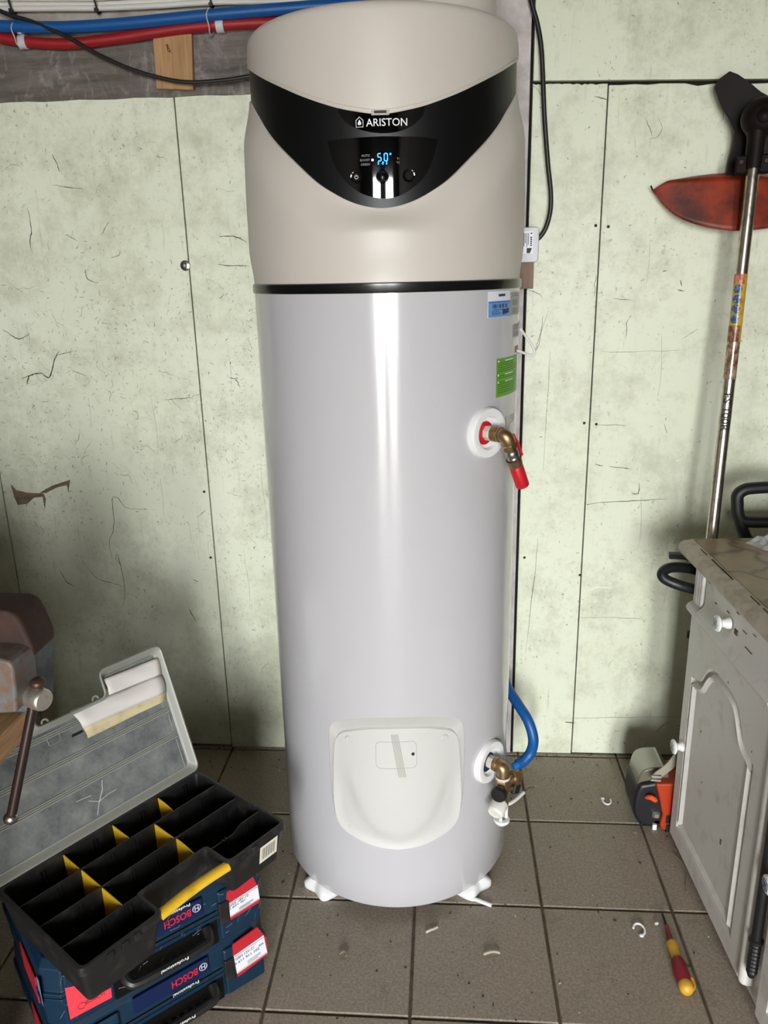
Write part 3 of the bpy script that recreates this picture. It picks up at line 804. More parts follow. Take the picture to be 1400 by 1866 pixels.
# buttons
for p, z, nm in ((-7.0, 1.7072, 'on'), (2.9, 1.7066, 'sel'), (13.0, 1.7078, 'mode')):
    b = MB(); q = Vector(cp(p, z, R_V + 0.0010)); nrm = (q - Vector((AX.x, AX.y, q.z))).normalized()
    if nm == 'sel': b.lathe([(0.0, 0.007), (0.004, 0.0066), (0.0075, 0.005), (0.0095, 0.0028), (0.0102, 0.0), (0.0115, 0.0012), (0.012, 0)], q, nrm, 28)
    else: b.lathe([(0.0, 0.0022), (0.0082, 0.0022), (0.0092, 0.0010), (0.0096, 0.002), (0.0112, 0.0024), (0.0118, 0.0)], q, nrm, 28)
    kn = put('control_knob' if nm == 'sel' else 'push_button', b, M_GLOSS, heater, angle=50)
    if nm == 'on':
        pw = MB(); tang = Vector((0, 0, 1)).cross(nrm)
        pw.tube([q + nrm * 0.0027 + tang * 0.0032 * cos(a) + Vector((0, 0, 0.0032 * sin(a))) for a in [radians(120 + 300 * k / 14) for k in range(15)]], 0.0005, 5)
        pw.tube([q + nrm * 0.0027, q + nrm * 0.0027 + Vector((0, 0, 0.0042))], 0.0005, 5)
        put('power_symbol', pw, M_PRINTW, kn)
# feet
for p in (-42, 48, 180):
    b = MB(); c = Vector(cp(p, 0, 0.285)); nrm = Vector((sin(radians(p)), -cos(radians(p)), 0)); tg = Vector((cos(radians(p)), sin(radians(p)), 0))
    out = [(-.050, -.035), (-.046, .010), (-.034, .024), (-.014, .021), (0, .018), (.014, .021), (.034, .024), (.046, .010), (.050, -.035), (.03, -.06), (-.03, -.06)]
    out = spline2(out, 3, True)
    b.loft([[tuple(c + tg * x * k + nrm * y * k + Vector((0, 0, z))) for x, y in out] for z, k in ((0.0008, 0.96), (0.003, 1), (0.014, 1), (0.018, 0.95), (0.0325, 0.6))], True, True, True)
    ft = put('foot', b, M_WHITE, heater, angle=50)
    s = MB(); s.lathe([(0.0, 0.0202), (0.003, 0.0202), (0.0034, 0.016)], c + tg * 0.028 + nrm * 0.010, (0, 0, 1), 10); put('foot_screw', s, M_STEEL, ft)
# stickers on the tank
def sticker(name, p0, p1, z0, z1, m, lift=0.0005, label=None, skew=0.0):
    b = MB(); b.grid(lambda u, v: cp(p0 + (p1 - p0) * u, z0 + (z1 - z0) * v + skew * u, R_T + lift), 14, 1)
    return put(name, b, m, heater, angle=60, label=label)
sticker('energy_label', 46.5, 63.7, 1.4412, 1.4935, M_LABELW, label='white sticker with a blue lower half')
sticker('label_field', 46.9, 63.6, 1.4418, 1.4730, M_LABELB, 0.0008)
sticker('label_band', 46.9, 63.6, 1.4705, 1.4740, mat('mid_blue_print', rgb(62, 118, 178), 0.4), 0.0011)
b = MB()
for k in range(17):
    if k in (5, 9, 13): continue
    p = 49.5 + k * 0.66; b.grid(lambda u, v, p=p, k=k: cp(p + (0.3 + 0.14 * (k % 3)) * u, 1.4600 + 0.008 * v, R_T + 0.0011), 1, 1)
b.grid(lambda u, v: cp(56.5 + 5.6 * u, 1.4460 + (0.010) * v + 0.003 * u, R_T + 0.0012), 3, 1)
for z, a, c in ((1.4565, 50, 58), (1.4530, 49, 54), (1.4500, 49, 55.5), (1.4470, 49, 55)):
    b.grid(lambda u, v: cp(a + (c - a) * u, z + 0.0011 * v, R_T + 0.0011), 4, 1)
b.grid(lambda u, v: cp(53.5 + 5.2 * u, 1.4830 + 0.0050 * v, R_T + 0.0009), 4, 1)
put('label_print', b, mat('navy_print', rgb(40, 52, 84), 0.5), heater)
sticker('rating_plate', 64.8, 79.5, 1.4415, 1.4895, M_LABELS, label='silver rating sticker')
sticker('rating_plate', 68.0, 81.0, 1.3935, 1.4225, M_LABELS, label='small silver sticker')
b = MB()
for z in (1.4850, 1.4810, 1.4720, 1.4690, 1.4660, 1.4630, 1.4550, 1.4520, 1.4490, 1.4460):
    b.grid(lambda u, v, z=z: cp(66 + (7 + 4 * ((z * 700) % 1)) * u, z + 0.0014 * v, R_T + 0.0009), 4, 1)
for z in (1.4180, 1.4120, 1.4040, 1.4000, 1.3970):
    b.grid(lambda u, v, z=z: cp(69 + (6 + 4 * ((z * 700) % 1)) * u, z + 0.0014 * v, R_T + 0.0009), 4, 1)
put('plate_print', b, mat('dim_grey_print', rgb(104, 106, 106), 0.5), heater, kind='stuff')
sticker('warning_sticker', 72.6, 79.5, 1.3600, 1.3740, mat('red_brown_label', rgb(176, 96, 84), 0.5))
sticker('green_sticker', 53.1, 77.6, 1.2744, 1.3562, M_GREENLAB, label='bright green instruction sticker')
b = MB()
for z in [1.350 - 0.0045 * k for k in range(16)]:
    if round((1.350 - z) / 0.0045) in (0, 6, 9): continue
    b.grid(lambda u, v, z=z: cp(54.5 + (20 - 5 * ((z * 431) % 1)) * u, z + 0.0018 * v, R_T + 0.0009), 6, 1)
put('green_print', b, M_GREENTXT, heater)
b = MB()
for z in (1.349, 1.320, 1.305):
    b.grid(lambda u, v, z=z: cp(60 + 9 * u, z + 0.0022 * v, R_T + 0.0009), 4, 1)
    b.grid(lambda u, v, z=z: cp(54.0 + 1.0 * u, z - 0.001 + 0.004 * v, R_T + 0.0009), 1, 1)
put('white_print_lines', b, M_LABELW, heater, kind='stuff')
# wiring diagram outline
b = MB(); b.tube([Vector(cp(p, z, R_T + 0.0004)) for p, z in [(62.3, 1.188), (62.3, 1.2255), (70, 1.2258), (79, 1.2258)]], 0.0005, 5)
put('diagram_outline', b, mat('brown_print', rgb(150, 96, 84), 0.5), heater)
b = MB(); b.tube(spline([Vector(cp(p, z, R_T + 0.0004)) for p, z in [(66, 1.195), (67, 1.206), (69, 1.210), (71, 1.209), (74, 1.214)]], 4), 0.0005, 5)
for z in (1.222, 1.219, 1.216): b.grid(lambda u, v, z=z: cp(66 + 9 * u, z + 0.0009 * v, R_T + 0.0006), 3, 1)
put('diagram_print', b, M_PRINTG, heater)
# bare sensor lead looping beside the tank
P = [Vector(cp(100, 1.44, R_T + 0.004)), atY(948, 596, 1.80), atY(958, 612, 1.80), atY(970, 630, 1.80), atY(974, 640, 1.80), atY(972, 647, 1.80), atY(962, 646, 1.80), atY(944, 639, 1.79), Vector(cp(86, 1.352, R_T + 0.003))]
put('sensor_lead', MB().tube(spline(P, 5), 0.0030, 8), M_WCABLE, heater, label='thin white lead looping off the tank side')

# ------------------------------------------------------------------ pipe connections
def frame(phi, z):
    a = radians(phi); n = Vector((sin(a), -cos(a), 0)); t = Vector((cos(a), sin(a), 0)); return AX + n * R_T + Vector((0, 0, z)), n, t
def collar(phi, z, gm):
    o, n, t = frame(phi, z)
    b = MB(); b.lathe([(0.0550, -0.008), (0.0550, 0.006), (0.0520, 0.0115), (0.0410, 0.0125), (0.0360, 0.0110), (0.0325, 0.0020), (0.0, 0.0020)], o, n, 48)
    c = put('pipe_collar', b, M_WHITE, heater, angle=40, label='round white collar round a pipe connection')
    b = MB(); b.lathe([(0.0, 0.0035), (0.0240, 0.0035), (0.0255, 0.002)], o - t * 0.005, n, 28); put('gasket', b, gm, c)
    b = MB(); k = 8
    b.loft([[tuple(o + n * h + (t * cos(2 * pi * (i + .5) / k) + Vector((0, 0, 1)) * sin(2 * pi * (i + .5) / k)) * r) for i in range(k)] for h, r in ((0.0, 0.0165), (0.016, 0.0165), (0.018, 0.0150), (0.022, 0.0145))], True, False, True)
    put('dielectric_nut', b, mat('ivory_nylon', rgb(202, 198, 184), 0.45), c, angle=20)
    return o, n, t
Z = Vector((0, 0, 1))
def hexnut(b, o, ax, h, r, n=6):
    ax = Vector(ax).normalized(); a = ax.orthogonal().normalized(); c = ax.cross(a)
    b.loft([[tuple(o + ax * hh + (a * cos(2 * pi * i / n) + c * sin(2 * pi * i / n)) * rr) for i in range(n)] for hh, rr in ((0, r * .92), (h * .15, r), (h * .85, r), (h, r * .92))], True, True, True)
# hot outlet
o, n, t = collar(46.9, 1.2048, M_RED)
hv = thing('outlet_valve', 'brass elbow and ball valve with red lever at the upper connection', 'valve', o + n * 0.05 - Z * 0.12)
b = MB(); b.lathe([(0.013, 0.019), (0.0165, 0.020), (0.0165, 0.033), (0.0155, 0.035), (0.0165, 0.037), (0.0160, 0.041)], o, n, 24)
d2 = (t * 0.46 - Z * 0.89).normalized(); el = o + n * 0.054
arc = [o + n * 0.036, o + n * 0.046, o + n * 0.052 + d2 * 0.003, o + n * 0.055 + d2 * 0.010, el + d2 * 0.020]
b.tube(spline(arc, 4), 0.0150, 20)
put('elbow', b, M_BRASS, hv, angle=40)
b = MB(); hexnut(b, el + d2 * 0.018, d2, 0.014, 0.0175); b.lathe([(0.0165, 0.060), (0.0165, 0.070), (0.015, 0.078)], el, d2, 22); put('union_nut', b, M_BRASS, hv, angle=25)
b = MB(); b.lathe([(0.0125, 0.031), (0.0142, 0.033), (0.0142, 0.037), (0.0128, 0.038), (0.0142, 0.040), (0.0150, 0.046), (0.0142, 0.052), (0.0128, 0.053), (0.0142, 0.055), (0.0142, 0.059), (0.0125, 0.061)], el, d2, 22); put('valve_body', b, M_STEEL, hv, angle=40)
b = MB(); b.lathe([(0.0100, 0.077), (0.0100, 0.092)], el, d2, 14); put('threaded_tail', b, M_STEEL, hv)
# red lever, on the right of the body
side = (t * 0.75 + Z * 0.45 - n * 0.25).normalized()
lv0 = el + d2 * 0.042 + side * 0.014
b = MB(); b.tube([el + d2 * 0.042, lv0 + side * 0.008], 0.005, 10); put('lever_stem', b, M_STEEL, hv)
lv = lv0 + side * 0.008
ld = (t * 0.55 - Z * 0.85).normalized(); ln_ = side.cross(ld).normalized()
b = MB()
for w0 in [0]:
    prof = spline([lv - ld * 0.028 + side * 0.004, lv - ld * 0.012 + side * 0.001, lv, lv + ld * 0.014 + side * 0.001, lv + ld * 0.034 + side * 0.004], 4)
    ws = [0.008, 0.0085, 0.009, 0.0095, 0.011, 0.012, 0.0125, 0.0125, 0.0125, 0.012, 0.011, 0.0105, 0.010, 0.0095, 0.009, 0.0085, 0.0075]
    b.loft([[tuple(p + ln_ * w + side * h) for w, h in ((ws[i], -.0025), (ws[i], .0025), (-ws[i], .0025), (-ws[i], -.0025))] for i, p in enumerate(prof)], True, True, True)
put('red_lever', b, M_RED, hv, bevel=0.002)
# red pipe end
rp = el + d2 * 0.081
pr = thing('red_pipe_stub', 'short open end of red pipe below the brass outlet valve', 'pipe', rp + d2 * 0.07)
b = MB(); b.lathe([(0.0102, -0.006), (0.0150, 0.0), (0.0150, 0.052), (0.0128, 0.053), (0.0122, 0.052), (0.0120, 0.02)], rp, d2 + Vector((0.0, 0.0, 0.0)), 22); put('sleeve', b, M_RED, pr, angle=40)
b = MB(); b.lathe([(0.0, 0.012), (0.0118, 0.012)], rp, d2, 16); put('bore', b, mat('dark_red_bore', rgb(90, 14, 18), 0.6), pr)
# cold inlet with safety group
o, n, t = collar(52.9, 0.3795, mat('navy_rubber', rgb(22, 26, 66), 0.5))
sv = thing('safety_valve', 'brass safety valve with black knob and white cap at the lower connection', 'valve', o + n * 0.06 - Z * 0.15)
b = MB(); b.lathe([(0.013, 0.018), (0.0175, 0.019), (0.0175, 0.027), (0.0160, 0.028), (0.0172, 0.030), (0.0165, 0.034)], o, n, 24)
el = o + n * 0.043
b.tube(spline([o + n * 0.026, o + n * 0.034, o + n * 0.041 - Z * 0.003, el - Z * 0.012, el - Z * 0.026], 4), 0.0158, 20)
put('elbow', b, M_BRASS, sv, angle=40)
b = MB(); b.lathe([(0.0172, 0.024), (0.0185, 0.026), (0.0180, 0.030), (0.0160, 0.032)], el, -Z, 20); put('thread_tape', b, mat('white_thread_tape', rgb(208, 200, 190), 0.8, bump=(200, 0.6)), sv)
b = MB(); hexnut(b, el - Z * 0.030, -Z, 0.018, 0.0185); b.lathe([(0.0150, 0.046), (0.0165, 0.050), (0.0165, 0.066), (0.0140, 0.074), (0.0120, 0.084), (0.0150, 0.094), (0.0160, 0.104), (0.0140, 0.112), (0.004, 0.115)], el, -Z, 22); put('valve_body', b, M_BRASS, sv, angle=30)
c = el - Z * 0.058; s2 = (t * 0.9 + n * 0.35).normalized()
b = MB(); b.tube([c + Z * 0.012, c + s2 * 0.036 + Z * 0.016], 0.0115, 16); hexnut(b, c + s2 * 0.030 + Z * 0.016, s2, 0.018, 0.0185); b.lathe([(0.011, 0.046), (0.011, 0.056), (0.008, 0.056)], c + Z * 0.016, s2, 16); put('inlet_port', b, M_BRASS, sv, angle=30)
b = MB(); b.tube([c - Z * 0.004, c + s2 * 0.034 - Z * 0.012], 0.0075, 12); put('lever_stem', b, M_BRASS, sv)
b = MB(); lvp = c + s2 * 0.040 - Z * 0.016
b.cbox((0, 0, 0), (0.030, 0.013, 0.026), 0.003, Matrix.Translation(lvp) @ Matrix(((t.x, n.x, 0, 0), (t.y, n.y, 0, 0), (t.z, n.z, 1, 0), (0, 0, 0, 1))) @ Matrix.Rotation(radians(25), 4, 'Y')); put('black_lever', b, M_BLACK, sv, angle=30)
ko = (n * 0.25 - t * 0.95).normalized(); kp = c + ko * 0.010
b = MB(); b.lathe([(0.010, 0.0), (0.0135, 0.004), (0.0185, 0.010), (0.0195, 0.018), (0.0185, 0.024), (0.0165, 0.0265), (0.0, 0.0275)], kp, ko, 24); put('black_knob', b, M_BLACK, sv)
wo = (n * 0.10 - t * 0.92 - Z * 0.38).normalized(); wp_ = c - Z * 0.034 + wo * 0.008
b = MB(); b.lathe([(0.012, -0.004), (0.0190, 0.0), (0.0205, 0.004), (0.0205, 0.028), (0.0195, 0.033), (0.0170, 0.035), (0.0165, 0.0335), (0.0, 0.0335)], wp_, wo, 28); put('white_cap', b, mat('ivory_plastic', rgb(222, 219, 208), 0.4), sv, angle=40)
fo = el - Z * 0.112
b = MB(); b.lathe([(0.012, 0.0), (0.012, 0.006), (0.010, 0.008)], fo, -Z, 18)
for a in (40, 160, 280):
    q = fo + (t * cos(radians(a)) + n * sin(radians(a))) * 0.0115
    b.tube([q, q - Z * 0.034], 0.0042, 8)
b.lathe([(0.0115, 0.033), (0.0195, 0.034), (0.0205, 0.037), (0.0195, 0.042), (0.012, 0.050), (0.0105, 0.050), (0.0100, 0.036), (0.0115, 0.033)], fo, -Z, 24)
put('drain_funnel', b, M_WHITE, sv, angle=40)
# blue hose from behind the tank
BY = 2.04
P = [Vector((-0.06, 2.235, 2.13)), Vector((0.0, 2.232, 1.6)), Vector((0.03, 2.225, 1.0)), Vector((0.07, 2.215, 0.62)), atY(905, 1180, 2.2), atY(922, 1245, 2.15), atY(942, 1280, 2.10), atY(962, 1312, 2.06), atY(972, 1345, BY), atY(968, 1370, BY), atY(955, 1386, BY - 0.01), atY(944, 1393, BY - 0.02)]
P = spline(P, 6); bh = thing('blue_hose', 'bent blue conduit coming out from behind the heater near the floor', 'pipe', (P[-1].x, P[-1].y, 0.0))
dE = (P[-1] - P[-3]).normalized()
put('sleeve', MB().tube(P, 0.0155, 18, caps=False), M_BLUEPIPE, bh)
put('inner_pipe', MB().tube([P[-4], P[-1] + dE * 0.018], 0.0110, 14), mat('bright_blue_pipe', rgb(26, 104, 172), 0.4), bh)
b = MB(); b.lathe([(0.0155, 0), (0.0158, 0.001), (0.0120, 0.0012), (0.0115, -0.004)], P[-1], dE, 18); put('cut_rim', b, mat('bright_blue_pipe', rgb(26, 104, 172), 0.4), bh)
# loose white leads on the floor
def lead(name, pts, r, m, label, tips=None):
    t_ = thing(name, label, 'cable', (pts[-1][0], pts[-1][1], 0))
    put('sheath', MB().tube(spline(pts, 6), r, 10), m, t_)
    if tips:
        for i, (tp_, rr, mm, nm) in enumerate(tips): put(nm, MB().tube(spline(tp_, 5), rr, 8), mm, t_)
g0 = atZ(915, 1470, 0.012); g1 = atZ(957, 1440, 0.02)
lead('loose_lead', [(0.0, 1.9, 0.012), tuple(g0 - Vector((0.05, -0.02, 0))), tuple(atZ(925, 1466, 0.012)), tuple(atZ(955, 1444, 0.022))], 0.0052, M_WCABLE, 'white lead with bared wire end on the floor behind the safety valve',
     [([tuple(atZ(955, 1444, 0.022)), tuple(atZ(962, 1437, 0.022)), tuple(atZ(974, 1434, 0.020))], 0.0022, mat('brown_wire', rgb(92, 70, 54), 0.6), 'wire'), ([tuple(atZ(974, 1434, 0.020)), tuple(atZ(981, 1433, 0.020))], 0.0015, M_CHROME, 'bare_end')])
lead('loose_lead', [(-0.02, 1.80, 0.006), tuple(atZ(845, 1628, 0.006)), tuple(atZ(870, 1640, 0.006)), tuple(atZ(896, 1650, 0.006))], 0.0050, M_WHITE, 'short white lead lying beside the front right foot of the heater')

# ================================================================== CABINET (right)
M_CAB = mat('off_white_cabinet_paint', rgb(214, 211, 204), 0.45, var=(16, 0.25, rgb(176, 168, 156)))
M_KNOB = mat('white_porcelain', rgb(232, 232, 228), 0.12)
M_NAVY = mat('navy_glaze', rgb(40, 62, 108), 0.15)
M_WORN = mat('bare_worn_wood', rgb(96, 72, 52), 0.8)
def cloth_mat():
    m = bpy.data.materials.new('brown_marbled_oilcloth'); t = NT(m); b = t.b
    base = t.ramp(t.noise(7, 5, 0.6), [(0.3, rgb(126, 100, 68)), (0.7, rgb(162, 134, 96))])
    nz = t.n('ShaderNodeTexNoise'); nz.inputs['Scale'].default_value = 9.0; nz.inputs['Detail'].default_value = 4.0; t.l(t.co(), nz.inputs['Vector'])
    ad = t.n('ShaderNodeVectorMath'); ad.operation = 'MULTIPLY_ADD'; ad.inputs[1].default_value = (0.16, 0.16, 0.0)
    t.l(nz.outputs['Color'], ad.inputs[0]); t.l(t.co(), ad.inputs[2])
    w = t.n('ShaderNodeTexVoronoi'); w.feature = 'DISTANCE_TO_EDGE'; w.inputs['Scale'].default_value = 7.5
    t.l(ad.outputs['Vector'], w.inputs['Vector'])
    vein = t.ramp(w.outputs['Distance'], [(0.02, (1, 1, 1, 1)), (0.10, (0, 0, 0, 1))])
    c = t.mix(vein, base, rgb(92, 64, 42))
    t.l(c, b.inputs['Base Color']); b.inputs['Roughness'].default_value = 0.28
    return m
M_CLOTH = cloth_mat()
CA = radians(2.3); C0 = Vector((0.636, 1.885, 0)); CS = Vector((sin(CA), -cos(CA), 0)); CD = Vector((cos(CA), sin(CA), 0))
def cab(s, z, d=0.0): return C0 + CS * s + CD * d + Vector((0, 0, z))
CM = Matrix(((CS.x, CD.x, 0, C0.x), (CS.y, CD.y, 0, C0.y), (0, 0, 1, 0), (0, 0, 0, 1)))     # local (s, depth, z)
cabinet = thing('cabinet', 'white painted wooden cabinet with arched panel doors and patterned knobs', 'cabinet', C0)
CL, CDP, CH = 1.06, 0.50, 0.832
# carcass
b = MB(); b.bx(0.0, CL, 0.022, CDP, 0.05, CH, CM); b.bx(0.03, CL - 0.03, 0.05, CDP, 0.0, 0.05, CM)
put('carcass', b, M_CAB, cabinet, bevel=0.002)
# worktop with rounded nose, oilcloth inset
b = MB(); prof = [(0.5, .835), (-.020, .835), (-.028, .838), (-.032, .846), (-.031, .856), (-.026, .863), (-.018, .867), (-.004, .868), (-.002, .870), (0.5, .870)]
b.loft([[tuple(CM @ Vector((s, d, z))) for d, z in prof] for s in (-0.055, CL)], True, True, True)
top = put('worktop', b, mat('worn_cream_edge', rgb(190, 180, 162), 0.5, var=(20, 0.5, rgb(140, 126, 104))), cabinet, angle=50)
b = MB(); b.bx(-0.050, CL, 0.004, 0.5, .8700, .8722, CM); put('oilcloth', b, M_CLOTH, top)
b = MB()
for s in [random.uniform(0, .9) for _ in range(26)]:
    b.bx(s, s + random.uniform(.006, .05), -.0035, -.001, .8688, .8706, CM)
put('dark_edge_line', b, M_WORN, top, kind='stuff')
# face frame stile (far end, fluted)
b = MB(); b.bx(-0.002, 0.012, 0.0, 0.025, 0.69, .832, CM)
for k in range(3): b.tube([CM @ Vector((0.016 + k * 0.013, 0.006, .70)), CM @ Vector((0.016 + k * 0.013, 0.006, .83))], 0.0062, 8)
b.bx(0.0, 0.06, 0.010, 0.03, 0.69, .832, CM)
put('fluted_stile', b, M_CAB, cabinet, angle=40)
# drawer
b = MB(); prof = [(0.03, .700), (-.006, .700), (-.012, .706), (-.013, .714), (-.008, .722), (.002, .731), (.006, .742), (.006, .812), (.002, .820), (-.004, .826), (-.004, .832), (0.03, .832)]
b.loft([[tuple(CM @ Vector((s, d, z))) for d, z in prof] for s in (0.058, 0.47)], True, True, True)
prof2 = [(0.03, .692), (-.004, .692), (-.013, .699), (-.016, .708), (-.012, .716), (-.004, .722), (.03, .722)]
b.loft([[tuple(CM @ Vector((s, d, z))) for d, z in prof2] for s in (-0.004, 0.47)], True, True, True)
drawer = put('drawer', b, M_CAB, cabinet, angle=40)
b = MB()
for s, ln, z in [(.07, .02, .803), (.10, .03, .806), (.14, .09, .808), (.24, .02, .80), (.28, .03, .775), (.19, .02, .78), (.12, .015, .77), (.33, .02, .79), (.22, .012, .765), (.30, .05, .745)]:
    b.bx(s, s + ln * .7, .0045, .0064, z, z + random.uniform(.0007, .0022), CM)
b.box((0.250, .0052, .756), (.016, .003, .012), CM)
put('worn_spots', b, M_WORN, drawer, kind='stuff', label='dark chips where paint has worn off')
def knob(s, z, parent, d=0.0):
    o = CM @ Vector((s, d, z)); ax = -CD
    b = MB(); b.lathe([(0.0135, -0.004), (0.0130, 0.004), (0.0095, 0.010), (0.0095, 0.015), (0.0150, 0.0185), (0.0195, 0.022), (0.0195, 0.0255), (0.0165, 0.028), (0.0, 0.0292)], o, ax, 28)
    k = put('knob', b, M_KNOB, parent, angle=50)
    f = MB(); c = o + ax * 0.0293
    def sq(a, w): # square frame
        for x0, x1, z0, z1 in ((-a, a, a - w, a), (-a, a, -a, -a + w), (-a, -a + w, -a, a), (a - w, a, -a, a)):
            f.add([tuple(c + CS * x + Z * zz) for x, zz in ((x0, z0), (x1, z0), (x1, z1), (x0, z1))], [(0, 1, 2, 3)])
    sq(0.0100, 0.0024)
    for a in range(4):
        an = radians(45 + 90 * a); p = c + (CS * cos(an) + Z * sin(an)) * 0.0045
        f.lathe([(0.0, 0.0002), (0.0030, 0.0002)], p, ax, 8)
    f.lathe([(0.0012, 0.0002), (0.0024, 0.0002)], c, ax, 10)
    for a in range(4):
        an = radians(90 * a); p = c + (CS * cos(an) + Z * sin(an)) * 0.0130; f.lathe([(0.0, -0.0006), (0.0018, -0.0006)], p, ax, 6)
    put('tile_motif', f, M_NAVY, k, label='navy blue tile pattern')
knob(0.215, .762, drawer, 0.0)
# doors with arched, raised-moulding panel
def arch(s0, s1, zb, zs, zt, k=10):
    """closed outline: straight bottom and sides, cathedral top"""
    m = (s0 + s1) / 2; w = (s1 - s0) / 2
    top = [(1.0, 0.0), (0.93, 0.04), (0.86, 0.10), (0.74, 0.16), (0.66, 0.28), (0.55, 0.62), (0.42, 0.88), (0.25, 0.985), (0.0, 1.0)]
    T = spline2(top, 3)
    R = [(m + a * w, zs + c * (zt - zs)) for a, c in T]; L = [(m - a * w, zs + c * (zt - zs)) for a, c in T[::-1][1:]]
    return [(s0, zb), (s1, zb)] + R + L
def door(s0, s1, z0, z1, m=M_CAB):
    o1 = arch(s0 + .042, s1 - .052, z0 + .052, z1 - .155, z1 - .062)
    dd = thing_part = None
    b = MB(); n = len(o1)
    # front face: outer rectangle bridged to panel outline
    def ring(pts, d): return [tuple(CM @ Vector((s, d, z))) for s, z in pts]
    outer = []
    for s, z in o1:     # match each outline point to the rectangle border
        cx_, cz_ = (s0 + s1) / 2, (z0 + z1) / 2
        outer.append((s, z))
    c0 = ((s0 + s1) / 2, (z0 + z1) / 2)
    def scale(pts, ks, off): return pts
    def shrink(pts, e):
        out = []; N = len(pts)
        for i in range(N):
            p0, p1, p2 = Vector(pts[i - 1]), Vector(pts[i]), Vector(pts[(i + 1) % N])
            d1, d2_ = (p1 - p0), (p2 - p1)
            if d1.length < 1e-7: d1 = d2_
            if d2_.length < 1e-7: d2_ = d1
            n1 = Vector((-d1.y, d1.x)).normalized(); n2 = Vector((-d2_.y, d2_.x)).normalized(); nn = (n1 + n2)
            if nn.length < 1e-6: nn = n1
            nn.normalize(); q = nn.dot(n1); out.append(tuple(p1 + nn * e / max(q, 0.5)))
        return out
    rect = []
    for s, z in o1:
        # project radially to the rectangle
        dx, dz = s - c0[0], z - c0[1]
        k = min(((s1 - s0) / 2) / max(abs(dx), 1e-6), ((z1 - z0) / 2) / max(abs(dz), 1e-6)); rect.append((c0[0] + dx * k, c0[1] + dz * k))
    # make sure the four rectangle corners exist
    for cx_, cz_ in ((s0, z0), (s1, z0), (s1, z1), (s0, z1)):
        i = min(range(n), key=lambda i: (rect[i][0] - cx_) ** 2 + (rect[i][1] - cz_) ** 2); rect[i] = (cx_, cz_)
    i1, i2, i3, i4 = shrink(o1, .003), shrink(o1, .010), shrink(o1, .020), shrink(o1, .030)
    b.loft([ring(rect, .022), ring(rect, .0015), ring(shrink(rect, .002), 0.0), ring(o1, 0.0), ring(i1, .0090), ring(i2, .0125), ring(i3, -.0030), ring(i4, .0050)], True, False, True)
    return b
d1 = put('door', door(-0.004, 0.468, 0.022, 0.684), M_CAB, cabinet, angle=28)
knob(0.030, .318, d1)
b = MB()
for s, ln, z in [(.25, .003, .63), (.12, .002, .42), (.30, .004, .235), (.16, .002, .30), (.40, .002, .55)]: b.bx(s, s + ln, -.0006 if s > .38 or z > .6 else .0035, .006, z, z + (.014 if z == .235 else .005), CM)
put('paint_nicks', b, M_WORN, d1, kind='stuff')
d2_ = put('door', door(0.560, 1.03, 0.022, 0.684), M_CAB, cabinet, angle=28)
knob(0.583, .375, d2_)
# centre pilaster: white rounded post
b = MB(); b.tube([CM @ Vector((0.492, 0.006, z)) for z in (.030, .036, .045, .67, .684)], [0.004, .013, .0155, .0155, .0155], 16)
b.bx(0.478, 0.50, 0.006, 0.03, .03, .83, CM)
put('pilaster', b, M_CAB, cabinet, angle=40)
b = MB(); b.bx(0.470, 0.560, 0.021, 0.03, 0.0, .832, CM); put('centre_stile', b, M_CAB, cabinet)
# black iron bar hanging between the doors
P = [CM @ Vector((0.533, -0.004, z)) for z in (.66, .45, .30, .185)]
br = thing('iron_bar', 'black iron bar with ridged end hanging between the cabinet doors', 'bar', CM @ Vector((0.533, -0.004, .09)))
put('bar', MB().tube(P, 0.0105, 12), M_BLACK, br)
b = MB(); b.lathe([(0.0105, 0.0), (0.0150, 0.003), (0.0150, 0.008), (0.0105, 0.014)], CM @ Vector((0.533, -0.004, .195)), -Z, 16); put('ring_collar', b, M_BLACK, br)
prof = []
for k in range(9): prof += [(0.0118, 0.010 * k), (0.0098, 0.010 * k + 0.005)]
prof += [(0.007, 0.094), (0.0, 0.102)]
b = MB(); b.lathe(prof, CM @ Vector((0.533, -0.004, .188)), -Z, 14); put('ridged_end', b, M_BLACK, br, angle=20)
put('hook', MB().tube([CM @ Vector((0.533, d, .655)) for d in (-0.012, 0.022)], 0.004, 8), M_BLACK, br)
# clear plastic bag on the worktop
pb = thing('plastic_bag', 'crumpled clear plastic bag on top of the cabinet', 'bag', (0.82, 1.90, .8725))
rb = random.Random(5)
def bagf(u, v):
    a, r = 2 * pi * u, v
    x = 0.862 + r * 0.115 * cos(a) * (1 + .18 * sin(3 * a + 1)); y = 1.875 + r * 0.055 * sin(a) * (1 + .2 * cos(4 * a))
    h = (1 - r ** 2.2) * 0.040 * (0.75 + .25 * sin(5 * a)) + rb.uniform(-.0065, .0065) * (r < .97) + 0.002
    return (x, y, .8725 + max(h, 0.0012))
b = MB(); b.grid(bagf, 34, 9)
m_bag = mat('clear_film', rgb(235, 238, 240), 0.12, alpha=0.32, spec=0.8)
put('film', b, m_bag, pb, angle=12)

